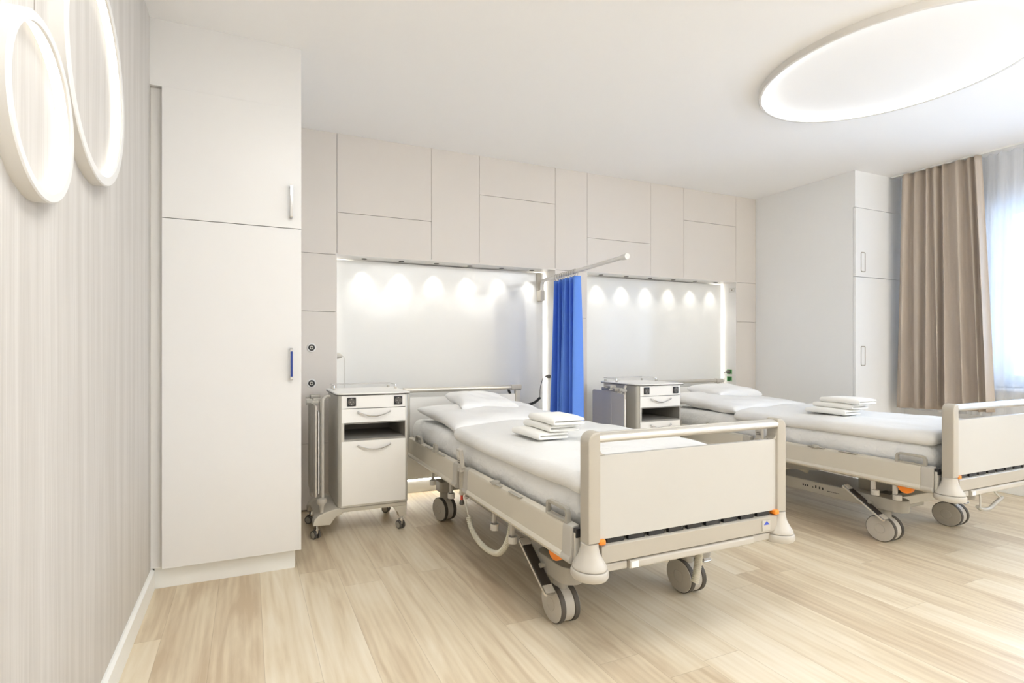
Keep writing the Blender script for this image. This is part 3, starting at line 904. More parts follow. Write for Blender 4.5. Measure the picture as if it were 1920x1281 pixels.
        # brake pedal
        p0, p1 = Vector((sx * 0.425, 0.520, 0.292)), Vector((sx * 0.425, 0.315, 0.150))
        d = p1 - p0; L = d.length
        ang = math.atan2(-d.z, -d.y)
        mt = T(((p0 + p1) / 2)[:], (ang, 0, 0))
        bm = nb(); add_prism(bm, rrect(-0.026, 0.026, -L / 2 - 0.01, L / 2 + 0.01, 0.012), 'z', -0.012, 0.0, mt, bev=0.002)
        pd = obj('brake_pedal', bm, 'chrome', b)
        bm = nb(); add_box(bm, -0.020, 0.020, -L / 2 + 0.032, L / 2 - 0.032, 0.0, 0.003, 0, mtx=mt)
        obj('pedal_grip', bm, 'pad', pd)
        for p_, q_ in ((-L / 2 - 0.004, -L / 2 + 0.030), (L / 2 - 0.030, L / 2 + 0.004)):
            bm = nb(); add_box(bm, -0.021, 0.021, p_, q_, 0.0, 0.005, 0.002, mtx=mt)
            obj('pedal_pad', bm, 'grey_light', pd)
        bm = nb(); add_tube(bm, [(sx * 0.30, 0.40, 0.225), (sx * 0.42, 0.40, 0.222)], 0.010, 12)
        obj('pedal_axle', bm, 'grey_mid', b)
    return b

bed1 = make_bed()
bed2 = copy_tree(bed1)
bed2.location = (BX + 2.27, BY + 0.03, 0)
for ch in [k for k in bpy.data.objects if k.parent == bed2 and k.name.startswith('accessory_hook')]:
    if ch.get('slide', 9) < 0.6: ch.location.y -= 0.275      # the farther bed's hooks are pushed towards its foot end
    elif ch.get('slide', 9) < 0.7: ch.location.y -= 0.340
for o_ in bpy.data.objects:
    if 'slide' in o_.keys(): del o_['slide']
tag(bed1, 'nearer grey-railed hospital bed with the white footboard seen in full', 'bed', 'hospital beds')
tag(bed2, 'farther hospital bed, footboard cut off at the right edge of the photo', 'bed', 'hospital beds')

# ------------------------------------------------------------------ soft goods
def soft_slab(name, m, x0, x1, y0, y1, z0, z1, r, nx, ny, fn=None, subsurf=1, parent=None, loc=None, rz=0, squ=4.0):
    """closed rounded slab with a dense top; fn(x,y,z,u,v,side)->offset vector"""
    bm = nb()
    nz = 4
    bmesh.ops.create_grid(bm, x_segments=nx, y_segments=ny, size=0.5)
    bm.free(); bm = nb()
    top, bot = [], []
    cx, cy = (x0 + x1) / 2, (y0 + y1) / 2
    hx, hy, hz, cz = (x1 - x0) / 2, (y1 - y0) / 2, (z1 - z0) / 2, (z0 + z1) / 2
    def edge(t):   # height factor near the border: quarter round of radius r
        return t
    def mk(sgn):
        rows = []
        for j in range(ny + 1):
            v = -1 + 2 * j / ny; v = math.sin(v * PI / 2) * 0.35 + v * 0.65
            row = []
            for i in range(nx + 1):
                u = -1 + 2 * i / nx; u = math.sin(u * PI / 2) * 0.35 + u * 0.65
                dx = (1 - abs(u)) * hx; dy = (1 - abs(v)) * hy
                d = min(dx, dy)
                if dx < r and dy < r:
                    d = max(0, r - math.hypot(r - dx, r - dy))
                k = min(1.0, d / r)
                hgt = math.sqrt(max(0, 1 - (1 - k) ** 2))
                # round the plan corners
                X, Y = u * hx, v * hy
                if dx < r and dy < r:
                    q = math.hypot(r - dx, r - dy)
                    if q > r:
                        f = r / q
                        X = math.copysign(hx - r + (r - dx) * f, u); Y = math.copysign(hy - r + (r - dy) * f, v)
                z = cz + sgn * hz * hgt
                p = Vector((cx + X, cy + Y, z))
                if fn: p += fn(p, u, v, sgn, hgt)
                row.append(p)
            rows.append(row)
        return rows
    tp, bt = mk(1), mk(-1)
    VT = [[bm.verts.new(p) for p in r_] for r_ in tp]
    VB = []
    for j in range(ny + 1):
        row = []
        for i in range(nx + 1):
            if i in (0, nx) or j in (0, ny): row.append(VT[j][i])
            else: row.append(bm.verts.new(bt[j][i]))
        VB.append(row)
    for j in range(ny):
        for i in range(nx):
            bm.faces.new((VT[j][i], VT[j][i + 1], VT[j + 1][i + 1], VT[j + 1][i]))
            bm.faces.new((VB[j][i], VB[j + 1][i], VB[j + 1][i + 1], VB[j][i + 1]))
    o = obj(name, bm, m, parent, angle=180, subsurf=subsurf)
    if loc: o.location = loc
    o.rotation_euler = (0, 0, rz)
    return o

def nz3(p, s, seed=0):
    return noise.noise(Vector((p.x * s + seed * 7.3, p.y * s + seed * 3.1, p.z * s)))

def mattress_fn(seed):
    def f(p, u, v, sgn, h):
        a = nz3(p, 2.5, seed) * 0.006
        # sheet pulled towards corners: long shallow folds down the flanks
        side = 1 - h
        w_ = math.sin(p.y * 26 + nz3(p, 3, seed) * 7) * 0.007 * side
        return Vector((math.copysign(w_, u), 0, a))
    return f
def duvet_fn(seed):
    def f(p, u, v, sgn, h):
        n1 = nz3(p, 1.6, seed) * 0.016 + nz3(p, 4.5, seed + 3) * 0.010
        # long lazy folds running down the bed
        n1 += math.sin(p.x * 13 + nz3(p, 1.5, seed) * 5 + p.y * 2) * 0.0035 * h
        bend = -0.030 * (abs(u) ** 3)
        wob = nz3(Vector((0, p.y, 0)), 2.2, seed) * 0.018
        return Vector((math.copysign(abs(u) ** 2 * wob, u), 0.012 * nz3(Vector((p.x, 0, 0)), 3, seed) * abs(v), n1 * (1 if sgn > 0 else 0.3) + bend))
    return f
def pillow_fn(hx, hy, seed, puff):
    def f(p, u, v, sgn, h):
        # plump middle, pinched corners
        e = (1 - abs(u) ** 3.0) * (1 - abs(v) ** 3.0)
        k = puff * (max(0, e) ** 0.55)
        pull = 0.035 * (1 - abs(v) ** 2) * abs(u) ** 2
        pull2 = 0.035 * (1 - abs(u) ** 2) * abs(v) ** 2
        wr = nz3(p, 7, seed) * 0.010 * h + nz3(p, 3, seed + 2) * 0.014 + math.sin((u + v) * 9 + seed) * 0.003
        return Vector((-math.copysign(pull, u), -math.copysign(pull2, v), sgn * k + wr))
    return f

def seam(parent, pts, r=0.0022, m='sheet'):
    bm = nb(); add_tube(bm, pts, r, 6)
    return obj('piped_seam', bm, m, parent)

def make_mattress(seed):
    return soft_slab('mattress', 'sheet', -0.455, 0.455, 0.075, 2.09, 0.448, 0.626, 0.06, 46, 90, mattress_fn(seed), subsurf=1)
def make_duvet(seed):
    return soft_slab('duvet', 'duvet', -0.470, 0.470, 0.060, 1.26, 0.627, 0.700, 0.033, 46, 60, duvet_fn(seed), subsurf=1)

for bi, (ox, oy) in enumerate(((BX, BY), (BX + 2.27, BY + 0.03))):
    which = ('nearer', 'farther')[bi]
    mt = make_mattress(bi + 1); mt.location = (ox, oy, 0)
    tag(mt, 'mattress in a white fitted sheet on the %s bed' % which, 'mattress', 'mattresses on the beds')
    dv = make_duvet(bi + 4); dv.location = (ox, oy, 0)
    tag(dv, ('folded white duvet lying on the nearer bed, behind its full footboard', 'folded white duvet lying on the farther bed, by the taupe curtain')[bi], 'duvet', 'duvets on the beds')

def pillow(label, loc, hx, hy, th, puff, seed, rz=0, tilt=(0, 0), group='pillows on the beds', big=True):
    o = soft_slab('pillow', 'pillow', -hx, hx, -hy, hy, -th / 2, th / 2, 0.05, 30, 26, pillow_fn(hx, hy, seed, puff), subsurf=1)
    o.location = loc; o.rotation_euler = (tilt[0], tilt[1], rz)
    tag(o, label, 'pillow', group)
    return o
pillow('large flat white pillow under the small one on the nearer bed', (1.525, 3.04, 0.678), 0.435, 0.37, 0.03, 0.044, 3, 0.0, (0.06, 0))
pillow('small white pillow on top of the large one, nearer bed', (1.515, 3.20, 0.757), 0.225, 0.19, 0.03, 0.036, 8, -0.05, (0.14, 0.03))
pillow('large flat white pillow under the small one on the farther bed', (3.80, 3.06, 0.680), 0.435, 0.37, 0.03, 0.044, 5, 0.0, (0.06, 0))
pillow('small white pillow on top of the large one, farther bed', (3.86, 3.20, 0.757), 0.255, 0.19, 0.03, 0.040, 11, -0.05, (0.10, 0.0))

# folded towels
def towel(loc, rz, L, W, th, seed):
    """folded terry towel: a spiral-folded strip seen from its end, extruded along its length"""
    rnd = random.Random(seed)
    n = 2
    # centreline in (y,z): three layers joined by turns
    path = []
    lay = th / n
    hw = W / 2
    for k in range(n):
        z = lay * (k + 0.5)
        ys = [(-hw + lay / 2) + (W - lay) * t / 8 for t in range(9)]
        if k % 2: ys = ys[::-1]
        for y in ys: path.append((y, z))
        if k < n - 1:
            s = 1 if k % 2 == 0 else -1
            for a in (-60, -30, 0, 30, 60):
                path.append((s * (hw - lay / 2) + s * lay / 2 * math.cos(math.radians(a)), z + lay / 2 + lay / 2 * math.sin(math.radians(a))))
    bm = nb()
    nl = 14
    half = lay * 0.50
    # offset curve both sides
    P = [Vector((0, y, z)) for y, z in path]
    m = len(P)
    secs = []
    for i in range(nl + 1):
        t = i / nl
        x = -L / 2 + L * t
        sag = 0.004 * math.sin(PI * t) + 0.002 * noise.noise(Vector((x * 9, seed, 0)))
        e = min(t, 1 - t) * nl
        hh = half * (0.55 if e < 0.5 else (0.9 if e < 1.5 else 1.0))
        a, b = [], []
        for k in range(m):
            tn = (P[min(k + 1, m - 1)] - P[max(k - 1, 0)]).normalized()
            nrm = Vector((0, -tn.z, tn.y))
            w_ = 0.0016 * noise.noise(Vector((x * 14, k * 0.6, seed)))
            a.append(bm.verts.new(P[k] + nrm * (hh + w_) + Vector((x, 0, sag))))
            b.append(bm.verts.new(P[k] - nrm * (hh + w_) + Vector((x, 0, sag))))
        secs.append(a + b[::-1])
    for A, B in zip(secs, secs[1:]):
        q = len(A)
        for k in range(q):
            bm.faces.new((A[k], A[(k + 1) % q], B[(k + 1) % q], B[k]))
    for S in (secs[0], secs[-1]):
        q = len(S)
        for k in range(q // 2 - 1):
            bm.faces.new((S[k], S[k + 1], S[q - 2 - k], S[q - 1 - k]))
    bmesh.ops.recalc_face_normals(bm, faces=bm.faces)
    o = obj('folded_towel', bm, 'towel', angle=60, subsurf=1)
    o.location = loc; o.rotation_euler = (0, 0, rz)
    return o
lvl = ('bottom', 'middle', 'top')
for bi, (ox, oy) in enumerate(((0, 0), (2.27, 0.03))):
    for k, (x, y, z, rz) in enumerate(((1.330, 2.13, 0.698, 1.60), (1.385, 2.115, 0.734, 1.56), (1.385, 2.07, 0.770, 1.52))):
        t = towel((x + ox, y + oy, z), rz, 0.25, 0.175, 0.036, k + bi * 5)
        tag(t, '%s of the three folded white towels on the %s bed' % (lvl[k], ('nearer', 'farther')[bi]), 'towel', 'folded towels on the beds')

# ------------------------------------------------------------------ bedside cabinets (local origin: centre of the front face on the floor)
def make_nightstand():
    e = empty('bedside_cabinet', (0.712, 3.02, 0))
    zb, zt = 0.178, 0.846
    D = 0.42
    # C-shaped shell with rounded corners, open at the front
    bm = nb()
    r = 0.035
    out = []
    hw = 0.216
    def arc(cx, cy, a0, a1, rr, n=6):
        return [(cx + rr * math.cos(math.radians(a0 + (a1 - a0) * k / n)), cy + rr * math.sin(math.radians(a0 + (a1 - a0) * k / n))) for k in range(n + 1)]
    out = [(0.1985, 0.0)] + arc(hw - 0.02, 0.02, -90, 0, 0.02) + arc(hw - r, D - r, 0, 90, r) + arc(-hw + r, D - r, 90, 180, r) + arc(-hw + r, r, 180, 270, r) + [(-0.1985, 0.0)]
    inn = [(-0.1985, D - 0.02), (0.1985, D - 0.02)]
    add_prism(bm, out + inn, 'z', zb, zt)
    obj('body_shell', bm, 'alu', e)
    bm = nb()
    add_box(bm, -0.198, 0.198, 0.002, D - 0.021, zb, 0.19)
    obj('body_floor', bm, 'alu', e)
    bm = nb()
    add_box(bm, -0.198, 0.198, 0.004, D - 0.021, 0.573, 0.583)
    add_box(bm, -0.198, 0.198, 0.004, D - 0.021, 0.674, 0.680)
    add_box(bm, -0.198, 0.198, D - 0.03, D - 0.021, 0.583, 0.674)
    add_box(bm, -0.198, -0.194, 0.004, D - 0.03, 0.583, 0.674)
    add_box(bm, 0.194, 0.198, 0.004, D - 0.03, 0.583, 0.674)
    obj('open_niche', bm, 'niche', e)
    bm = nb()
    bb = 0.0
    add_box(bm, -0.1985, 0.1985, 0.012, 0.02, 0.19, 0.572)
    add_box(bm, -0.1985, 0.1985, 0.012, 0.02, 0.682, 0.846)
    obj('front_gap_liner', bm, 'black', e)
    def handle(parent, z):
        bm = nb()
        pts = []
        for k in range(17):
            t = -1 + 2 * k / 16
            pts.append((0.098 * t, -0.024 + 0.012 * t * t, z - 0.024 * (1 - t * t)))
        pts = [(-0.100, 0.0, z + 0.002)] + pts + [(0.100, 0.0, z + 0.002)]
        add_tube(bm, smooth_path(pts, 2), 0.0042, 8)
        obj('handle', bm, 'chrome', parent, label='curved metal handle')
    p = boxo('socket_panel', -0.1965, 0.1965, -0.002, 0.011, 0.7685, 0.8445, 'board_white', e, bev=0.0012)
    for sx in (-0.138, 0.150):
        s = boxo('power_socket', sx - 0.026, sx + 0.026, -0.008, -0.002, 0.782, 0.834, 'black', p, bev=0.002, label='black wall-type power socket')
        bm = nb()
        add_lathe(bm, [(0.0215, 0.0), (0.0215, 0.0025), (0.019, 0.0025), (0.0185, 0.0005), (0.001, 0.0005)], T((sx, -0.008, 0.808), (PI / 2, 0, 0)), n=28, cap=False)
        k_ = obj('socket_cup', bm, 'grey_dark', s)
        bm = nb()
        for dx, dz in ((-0.009, 0), (0.009, 0), (0, 0.016), (0, -0.016)):
            add_box(bm, sx + dx - 0.002, sx + dx + 0.002, -0.0105, -0.0085, 0.808 + dz - 0.002, 0.808 + dz + 0.002, 0.0005)
        if True:
            obj('socket_contact', bm, 'chrome', s)
    d = boxo('drawer', -0.1965, 0.1965, -0.002, 0.011, 0.6825, 0.7645, 'board_white', e, bev=0.0012); handle(d, 0.745)
    d = boxo('door', -0.1965, 0.1965, -0.002, 0.011, 0.190, 0.5715, 'board_white', e, bev=0.0012); handle(d, 0.545)
    bm = nb()
    out2 = [(0.222, -0.012)] + arc(0.218, 0.41, 0, 90, 0.02) + arc(-0.195, 0.40, 90, 180, 0.035) + arc(-0.175, 0.045, 180, 270, 0.055)
    add_prism(bm, out2, 'z', 0.8475, 0.8525)
    tp = obj('top_edge', bm, 'grey_dark', e)
    bm = nb(); add_prism(bm, out2, 'z', 0.8525, 0.8605, bev=0.001)
    obj('top_plate', bm, 'board_white', e)
    bm = nb()
    zr = 0.889
    path = [(-0.200, 0.255, 0.861), (-0.200, 0.258, zr - 0.008), (-0.200, 0.268, zr), (-0.200, 0.38, zr), (-0.195, 0.405, zr), (-0.17, 0.412, zr), (0.17, 0.412, zr), (0.197, 0.405, zr), (0.205, 0.38, zr), (0.205, 0.268, zr), (0.205, 0.258, zr - 0.008), (0.205, 0.255, 0.861)]
    add_tube(bm, smooth_path(path, 3), 0.0038, 8)
    g = obj('gallery_rail', bm, 'chrome', e)
    bm = nb()
    for (x, y) in ((-0.200, 0.255), (0.205, 0.255), (0.195, 0.405), (-0.190, 0.405)):
        add_box(bm, x - 0.008, x + 0.008, y - 0.008, y + 0.008, 0.8605, 0.876, 0.003)
    obj('rail_foot', bm, 'grey_light', g)
    # base: sweeping foot on the left, short legs on the right
    bm = nb()
    def arch(sgn):
        pts = [(-0.215, 0.178), (-0.215, 0.150)]
        return pts
    prof = [(-0.19, 0.178), (-0.235, 0.176), (-0.285, 0.165), (-0.325, 0.150), (-0.352, 0.128), (-0.360, 0.106), (-0.360, 0.088), (-0.262, 0.084), (-0.246, 0.106), (-0.225, 0.130), (-0.19, 0.142)]
    for y0, y1 in ((0.005, 0.085), (0.300, 0.375)):
        add_prism(bm, prof, 'y', y0, y1, bev=0.008)
    add_prism(bm, [(-0.19, 0.176), (-0.235, 0.174), (-0.285, 0.163), (-0.330, 0.146), (-0.345, 0.13), (-0.30, 0.128), (-0.22, 0.138), (-0.19, 0.145)], 'y', 0.08, 0.305)
    obj('base_foot', bm, 'grey_paint', e)
    bm = nb()
    add_box(bm, -0.20, 0.212, 0.008, 0.40, 0.148, 0.178, 0.008)
    obj('base_plate', bm, 'grey_paint', e)
    for y0 in (0.010, 0.345):
        bm = nb()
        add_prism(bm, [(0.118, 0.150), (0.212, 0.150), (0.208, 0.085), (0.160, 0.083), (0.154, 0.105)], 'y', y0, y0 + 0.05, bev=0.005)
        obj('leg', bm, 'grey_paint', e)
    for (x, y, a) in ((-0.335, 0.045, 0.5), (-0.335, 0.337, 0.9), (0.180, 0.030, 0.35), (0.180, 0.370, 0.9)):
        c = empty('caster', (x, y, 0), a); c.parent = e
        R = Matrix.Rotation(PI / 2, 4, 'Y')
        for s in (-1, 1):
            bm = nb(); add_lathe(bm, [(0.020, -0.007), (0.0255, -0.005), (0.0255, 0.005), (0.020, 0.007)], T((s * 0.014, 0.01, 0.0255)) @ R, n=24)
            wh = obj('wheel', bm, 'grey_dark', c)
            bm = nb(); add_lathe(bm, [(0.019, 0), (0.016, s * 0.001), (0.001, s * 0.001)], T((s * 0.0212, 0.01, 0.0255)) @ R, n=24, cap=False)
            obj('wheel_disc', bm, 'grey_mid', wh)
        bm = nb(); add_lathe(bm, [(0.011, 0.050), (0.013, 0.058), (0.009, 0.066), (0.009, 0.09)], n=16)
        add_box(bm, -0.006, 0.006, -0.008, 0.028, 0.03, 0.056, 0.002)
        obj('caster_stem', bm, 'chrome', c)
    # folded over-bed table hanging on the left
    t = empty('folding_table', (-0.33, 0.0, 0)); t.parent = e
    bm = nb()
    add_prism(bm, rrect(0.185, 0.370, 0.235, 0.800, 0.018), 'x', -0.018, -0.010)
    obj('table_leaf', bm, 'leaf_grey', t)
    bm = nb()
    add_prism(bm, rrect(0.0, 0.190, 0.255, 0.792, 0.018), 'x', -0.018, -0.010)
    obj('table_leaf', bm, 'leaf_grey', t)
    bm = nb()
    add_prism(bm, [(-0.019, 0.245), (-0.026, 0.236), (-0.028, 0.19), (-0.026, 0.145), (-0.019, 0.136)], 'z', 0.225, 0.803)
    obj('leaf_spine', bm, 'grey_light', t)
    bm = nb()
    add_prism(bm, rrect(0.012, 0.120, 0.27, 0.755, 0.012), 'x', 0.000, 0.006)
    obj('inner_leaf', bm, 'board_white', t)
    bm = nb()
    add_tube(bm, [(0.030, 0.05, 0.24), (0.030, 0.05, 0.80), (0.032, 0.055, 0.822), (0.05, 0.07, 0.838), (0.075, 0.09, 0.838)], 0.010, 12)
    obj('support_column', bm, 'grey_light', t)
    bm = nb(); add_prism(bm, rrect(0.018, 0.042, 0.09, 0.13, 0.008), 'z', 0.24, 0.81)
    obj('guide_rail', bm, 'alu', t)
    bm = nb()
    add_box(bm, -0.02, 0.045, 0.10, 0.26, 0.800, 0.828, 0.008)
    add_box(bm, -0.030, 0.030, 0.14, 0.20, 0.818, 0.846, 0.008)
    add_box(bm, -0.055, -0.01, 0.12, 0.135, 0.812, 0.822, 0.003, mtx=T((0, 0, 0), (0, 0, 0)))
    add_box(bm, -0.055, -0.01, 0.165, 0.18, 0.826, 0.834, 0.003)
    obj('leaf_clamp', bm, 'grey_mid', t)
    bm = nb()
    add_box(bm, -0.045, 0.0, -0.012, 0.02, 0.806, 0.826, 0.005)
    add_box(bm, -0.070, -0.035, -0.012, -0.002, 0.812, 0.836, 0.003)
    add_box(bm, -0.070, -0.035, 0.010, 0.020, 0.800, 0.818, 0.003)
    obj('leaf_latch', bm, 'grey_mid', t)
    bm = nb()
    add_lathe(bm, [(0.014, 0.160), (0.016, 0.20), (0.027, 0.212), (0.030, 0.225), (0.028, 0.238), (0.010, 0.243)], T((0.022, 0.03, 0)), n=24)
    obj('swivel_knob', bm, 'grey_light', t)
    return e
ns1 = make_nightstand()
ns2 = copy_tree(ns1); ns2.location = (2.938, 2.995, 0)
tag(ns1, 'wheeled bedside cabinet left of the nearer bed, next to the wardrobe', 'bedside cabinet', 'bedside cabinets')
tag(ns2, 'wheeled bedside cabinet between the two beds, its folded table leaf facing out', 'bedside cabinet', 'bedside cabinets')

# ------------------------------------------------------------------ wall details
for z, lb in ((1.135, 'upper round media outlet on the grey panel beside the wardrobe'), (0.887, 'lower round media outlet on the grey panel beside the wardrobe')):
    e = empty('round_outlet', (0.409, YB, z), 0); tag(e, lb, 'wall outlet', 'round outlets by the wardrobe')
    bm = nb(); add_lathe(bm, [(0.031, 0), (0.031, 0.003), (0.029, 0.005), (0.023, 0.005), (0.022, 0.002)], T((0, 0, 0), (PI / 2, 0, 0)), n=36, cap=False)
    obj('cover_ring', bm, 'lacquer', e)
    bm = nb(); add_lathe(bm, [(0.0225, 0.002), (0.0225, 0.0035), (0.010, 0.0035), (0.010, 0.006), (0.001, 0.006)], T((0, 0, 0), (PI / 2, 0, 0)), n=36, cap=False)
    obj('outlet_face', bm, 'black', e)
    bm = nb()
    add_lathe(bm, [(0.012, 0.003), (0.012, 0.008), (0.007, 0.008), (0.007, 0.004)], T((0, 0, 0), (PI / 2, 0, 0)), n=24, cap=False)
    for k in range(4):
        a = PI / 4 + k * PI / 2
        add_box(bm, 0.0165 * math.cos(a) - 0.0016, 0.0165 * math.cos(a) + 0.0016, -0.005, -0.003, 0.0165 * math.sin(a) - 0.0016, 0.0165 * math.sin(a) + 0.0016)
    obj('connector', bm, 'alu', e)

for z, lb, g_ in ((0.898, 'upper green power socket on the right recess cheek, with a plug in it', 0), (0.826, 'lower green power socket on the right recess cheek, empty', 1)):
    e = empty('green_power_socket', (4.518, 3.682, z)); tag(e, lb, 'power socket', 'green sockets by the farther bed')
    boxo('cover_plate', -0.005, 0.0, -0.027, 0.027, -0.024, 0.024, 'green', e, bev=0.0015)
    bm = nb(); add_lathe(bm, [(0.020, 0.0), (0.020, 0.002), (0.018, 0.002), (0.017, 0.0005), (0.001, 0.0005)], T((-0.005, 0, 0), (0, -PI / 2, 0)), n=28, cap=False)
    obj('socket_cup', bm, 'green_dark', e)
    boxo('indicator', -0.0065, -0.005, -0.024, -0.016, -0.021, -0.013, 'lacquer', e, bev=0.0004)
e = empty('wall_notice', (4.518, 3.655, 1.72)); tag(e, 'small white info plate high on the right recess cheek', 'sign')
boxo('plate', -0.003, 0.0, -0.032, 0.032, -0.024, 0.024, 'lacquer', e, bev=0.001)
bm = nb()
for (a, b, c, d) in ((-0.027, 0.027, 0.017, 0.019), (-0.027, 0.027, -0.019, -0.017), (-0.027, -0.025, -0.019, 0.019), (0.025, 0.027, -0.019, 0.019), (-0.008, 0.008, -0.006, 0.008)):
    add_box(bm, -0.0036, -0.003, a, b, c, d)
obj('printed_frame', bm, 'grey_mid', e, smooth=False)

# power plug and cord, farther bed
e = empty('power_cord', (0, 0, 0)); tag(e, 'black plug and thin cord from the green socket to the farther bed', 'power cord')
bm = nb()
add_lathe(bm, [(0.017, 0.0), (0.018, 0.012), (0.012, 0.026), (0.006, 0.040), (0.004, 0.046)], T((4.510, 3.684, 0.898), (0, -PI / 2, 0)), n=20)
obj('plug', bm, 'grey_dark', e)
bm = nb(); add_tube(bm, smooth_path([(4.466, 3.684, 0.897), (4.44, 3.68, 0.885), (4.41, 3.66, 0.86), (4.37, 3.62, 0.82), (4.33, 3.60, 0.77), (4.30, 3.60, 0.60), (4.28, 3.62, 0.30)], 6), 0.0025, 8)
obj('cord', bm, 'grey_dark', e)
# power cable of the nearer bed: plug at right recess cheek, straight run, then coil down to the headboard
e = empty('power_cord', (0, 0, 0)); tag(e, 'black coiled cord from the wall by the blue curtain to the nearer bed', 'power cord')
bm = nb()
add_lathe(bm, [(0.015, 0.0), (0.016, 0.016), (0.010, 0.032), (0.005, 0.046)], T((2.396, 3.690, 0.892), (0, -PI / 2, 0)), n=20)
obj('plug', bm, 'grey_dark', e)
bm = nb(); add_tube(bm, smooth_path([(2.352, 3.69, 0.892), (2.335, 3.688, 0.886), (2.31, 3.68, 0.85), (2.292, 3.675, 0.79), (2.285, 3.67, 0.715)], 6), 0.0028, 8)
obj('cord', bm, 'black', e)
bm = nb(); add_tube(bm, coil_path([(2.285, 3.67, 0.715), (2.24, 3.66, 0.685), (2.18, 3.65, 0.667), (2.12, 3.64, 0.662), (2.05, 3.63, 0.675), (2.00, 3.625, 0.72), (1.955, 3.615, 0.80)], 0.0085, 0.008), 0.0032, 6)
obj('coiled_section', bm, 'black', e)

# white plug at the left recess cheek
e = empty('wall_plug', (0.586, 3.70, 1.075)); tag(e, 'small white plug with thin cord in the left recess edge', 'plug')
bm = nb(); add_lathe(bm, [(0.022, 0.0), (0.022, 0.02), (0.016, 0.04), (0.010, 0.05)], T((0, 0, 0), (0, PI / 2, 0)), n=20)
obj('plug_body', bm, 'grey_light', e)
bm = nb(); add_tube(bm, smooth_path([(0.05, 0, 0), (0.062, 0, -0.01), (0.066, 0.0, -0.05), (0.068, 0.005, -0.3), (0.066, 0.01, -0.6)], 5), 0.0018, 6)
obj('cord', bm, 'grey_light', e)

# ------------------------------------------------------------------ blue privacy curtain on a swing arm
e = empty('swing_curtain_arm', (2.335, 3.745, 1.60)); tag(e, 'white telescopic swing arm carrying the blue curtain', 'curtain rod')
boxo('wall_bracket', -0.026, 0.022, -0.045, 0.018, -0.065, 0.03, 'grey_light', e, bev=0.01, seg=3)
boxo('mounting_plate', -0.028, 0.014, 0.004, 0.018, 0.03, 0.18, 'grey_light', e, bev=0.002)
bm = nb()
add_tube(bm, smooth_path([(0, -0.03, 0.02), (0, -0.032, 0.07), (-0.002, -0.045, 0.098), (-0.006, -0.08, 0.109), (-0.028, -0.30, 0.109), (-0.060, -0.62, 0.109)], 6), 0.0160, 16)
obj('arm_tube', bm, 'ring_white', e)
bm = nb(); add_tube(bm, [(-0.060, -0.62, 0.109), (-0.119, -1.19, 0.109)], 0.0135, 16)
obj('extension_tube', bm, 'ring_white', e)
bm = nb(); add_tube(bm, [(-0.117, -1.17, 0.109), (-0.121, -1.215, 0.109)], 0.0190, 16)
obj('end_cap', bm, 'ring_white', e)
def rodpt(y):  # world point of the rod at world y
    t = (3.66 - y) / 1.11
    return Vector((2.331 - 0.112 * t, y, 1.709))
rings_y = [3.46, 3.42, 3.38, 3.345, 3.31, 3.27, 3.235, 3.20, 3.165]
bm = nb()
nu, nv = 150, 44
g = []
rnd = random.Random(3)
for j in range(nv + 1):
    v = j / nv; row = []
    for i in range(nu + 1):
        u = i / nu
        y = 3.475 - 0.345 * u
        p = rodpt(y)
        wav = 6.0
        uu = u + 0.03 * math.sin(2 * PI * 1.7 * u + 1)
        a = 0.042 + 0.016 * v
        f = math.sin(2 * PI * wav * uu + 0.35 * math.sin(3 * v + u * 4)) * a
        f += math.sin(2 * PI * 2.2 * uu + 2 + v) * 0.012 * (0.4 + v)
        spread = 1 + 0.10 * v
        yc = 3.30
        yy = yc + (y - yc) * spread + 0.024 * math.sin(2 * PI * wav * uu + 1.0 + 0.5 * v)
        row.append(bm.verts.new((p.x + f, yy, 1.672 + 0.004 * math.sin(2 * PI * wav * uu) - (1.672 - 0.33) * v)))
    g.append(row)
for j in range(nv):
    for i in range(nu):
        bm.faces.new((g[j][i], g[j][i + 1], g[j + 1][i + 1], g[j + 1][i]))
bmesh.ops.recalc_face_normals(bm, faces=bm.faces)
bc = obj('privacy_curtain', bm, 'blue_cloth', angle=180)
md = bc.modifiers.new('thick', 'SOLIDIFY'); md.thickness = 0.0015
tag(bc, 'bright blue gathered privacy curtain between the two beds', 'curtain')
for y in rings_y:
    p = rodpt(y)
    bm = nb()
    add_tube(bm, [(p.x + 0.021 * math.cos(a), p.y + 0.004 * math.sin(a), p.z - 0.008 + 0.027 * math.sin(a)) for a in [2 * PI * k / 20 for k in range(20)]], 0.002, 6, closed=True)
    obj('curtain_ring', bm, 'grey_mid', bc)

# ------------------------------------------------------------------ hand controls and loose cables on the beds
for bi, (ox, oy) in enumerate(((0, 0), (2.27, 0.03))):
    hc = empty('hand_control', (1.036 + ox, 2.425 + oy, 0.505)); hc.rotation_euler = (0.0, -0.12, 0)
    tag(hc, ('grey remote clipped over the nearer bed rail', 'grey remote clipped over the farther bed rail')[bi], 'remote control', 'bed remote controls')
    boxo('casing', -0.012, 0.010, -0.025, 0.025, -0.004, 0.100, 'grey_light', hc, bev=0.006, seg=3)
    boxo('display', -0.0130, -0.0118, -0.016, 0.016, 0.055, 0.090, 'alu_light', hc, bev=0.0005)
    bm = nb()
    for q in range(4): add_box(bm, -0.0128, -0.0118, -0.015 + q * 0.008, -0.009 + q * 0.008, 0.025, 0.032)
    add_box(bm, -0.0128, -0.0118, -0.014, 0.014, 0.038, 0.042)
    obj('keys', bm, 'grey_dark', hc)
    boxo('rail_hook', -0.018, 0.012, -0.018, 0.018, -0.020, 0.004, 'grey_light', hc, bev=0.003)

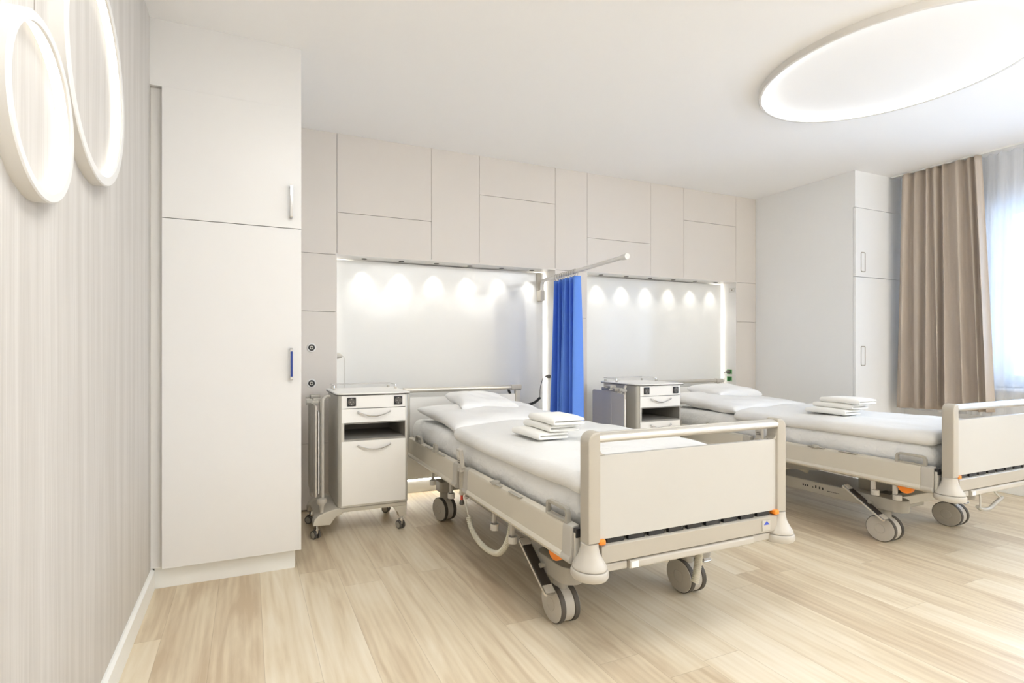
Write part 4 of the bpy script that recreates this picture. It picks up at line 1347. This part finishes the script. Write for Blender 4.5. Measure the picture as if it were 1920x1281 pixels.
e = empty('coiled_cable', (0, 0, 0)); tag(e, 'cream spiral cable drooping under the rail of the nearer bed', 'cable')
bm = nb(); add_tube(bm, coil_path([(1.052, 2.375, 0.262), (1.053, 2.345, 0.218), (1.055, 2.27, 0.180), (1.06, 2.17, 0.166), (1.065, 2.07, 0.185), (1.07, 2.01, 0.235), (1.075, 1.975, 0.30), (1.078, 1.965, 0.355)], 0.0105, 0.0085), 0.0038, 6)
obj('coil', bm, 'cable_grey', e)
bm = nb(); add_tube(bm, smooth_path([(1.052, 2.375, 0.262), (1.052, 2.395, 0.30), (1.056, 2.415, 0.345), (1.062, 2.42, 0.372)], 5), 0.0028, 8)
obj('cable_lead', bm, 'cable_grey', e)
bm = nb(); add_lathe(bm, [(0.009, 0.0), (0.014, 0.004), (0.014, 0.012), (0.009, 0.016)], T((1.056, 2.408, 0.345)), n=16)
obj('cable_clip', bm, 'grey_light', e)
# small spiral cable hanging at the right front wheel of the nearer bed
e = empty('coiled_cable', (0, 0, 0)); tag(e, 'short cream spiral cable hanging by the right wheel of the nearer bed', 'cable')
bm = nb(); add_tube(bm, coil_path([(1.785, 1.60, 0.265), (1.775, 1.595, 0.235), (1.757, 1.585, 0.20), (1.742, 1.58, 0.165), (1.735, 1.578, 0.145)], 0.0125, 0.0072), 0.0038, 6)
obj('coil', bm, 'cable_grey', e)
bm = nb(); add_tube(bm, smooth_path([(1.785, 1.60, 0.265), (1.775, 1.61, 0.30), (1.762, 1.615, 0.34), (1.755, 1.615, 0.37)], 5), 0.0045, 8)
obj('cable_lead', bm, 'cable_grey', e)
# ribbed hose under the farther bed
e = empty('ribbed_hose', (0, 0, 0)); tag(e, 'ribbed grey cable bundle looping under the farther bed', 'cable')
bm = nb(); add_tube(bm, coil_path([(3.60, 2.32, 0.275), (3.56, 2.38, 0.30), (3.53, 2.44, 0.28), (3.525, 2.47, 0.23), (3.525, 2.50, 0.16), (3.53, 2.56, 0.11), (3.55, 2.64, 0.09)], 0.011, 0.0072), 0.004, 6)
obj('hose', bm, 'cable_grey', e)
# crank bar under the foot end of the farther bed
e = empty('crank_handle', (0, 0, 0)); tag(e, 'bent grey grip bar hanging below the foot end of the farther bed', 'handle')
bm = nb(); add_tube(bm, smooth_path([(3.614, 1.45, 0.283), (3.645, 1.45, 0.266), (3.70, 1.45, 0.257), (3.745, 1.45, 0.262), (3.785, 1.45, 0.278), (3.825, 1.45, 0.292), (3.862, 1.45, 0.306)], 4), 0.0095, 12)
obj('grip', bm, 'grey_mid', e)
bm = nb()
add_tube(bm, smooth_path([(3.634, 1.45, 0.27), (3.640, 1.45, 0.31), (3.640, 1.452, 0.345), (3.640, 1.455, 0.37)], 4), 0.004, 8)
add_tube(bm, [(3.850, 1.45, 0.302), (3.80, 1.452, 0.335), (3.775, 1.455, 0.37)], 0.004, 8)
obj('hanger', bm, 'alu', e)
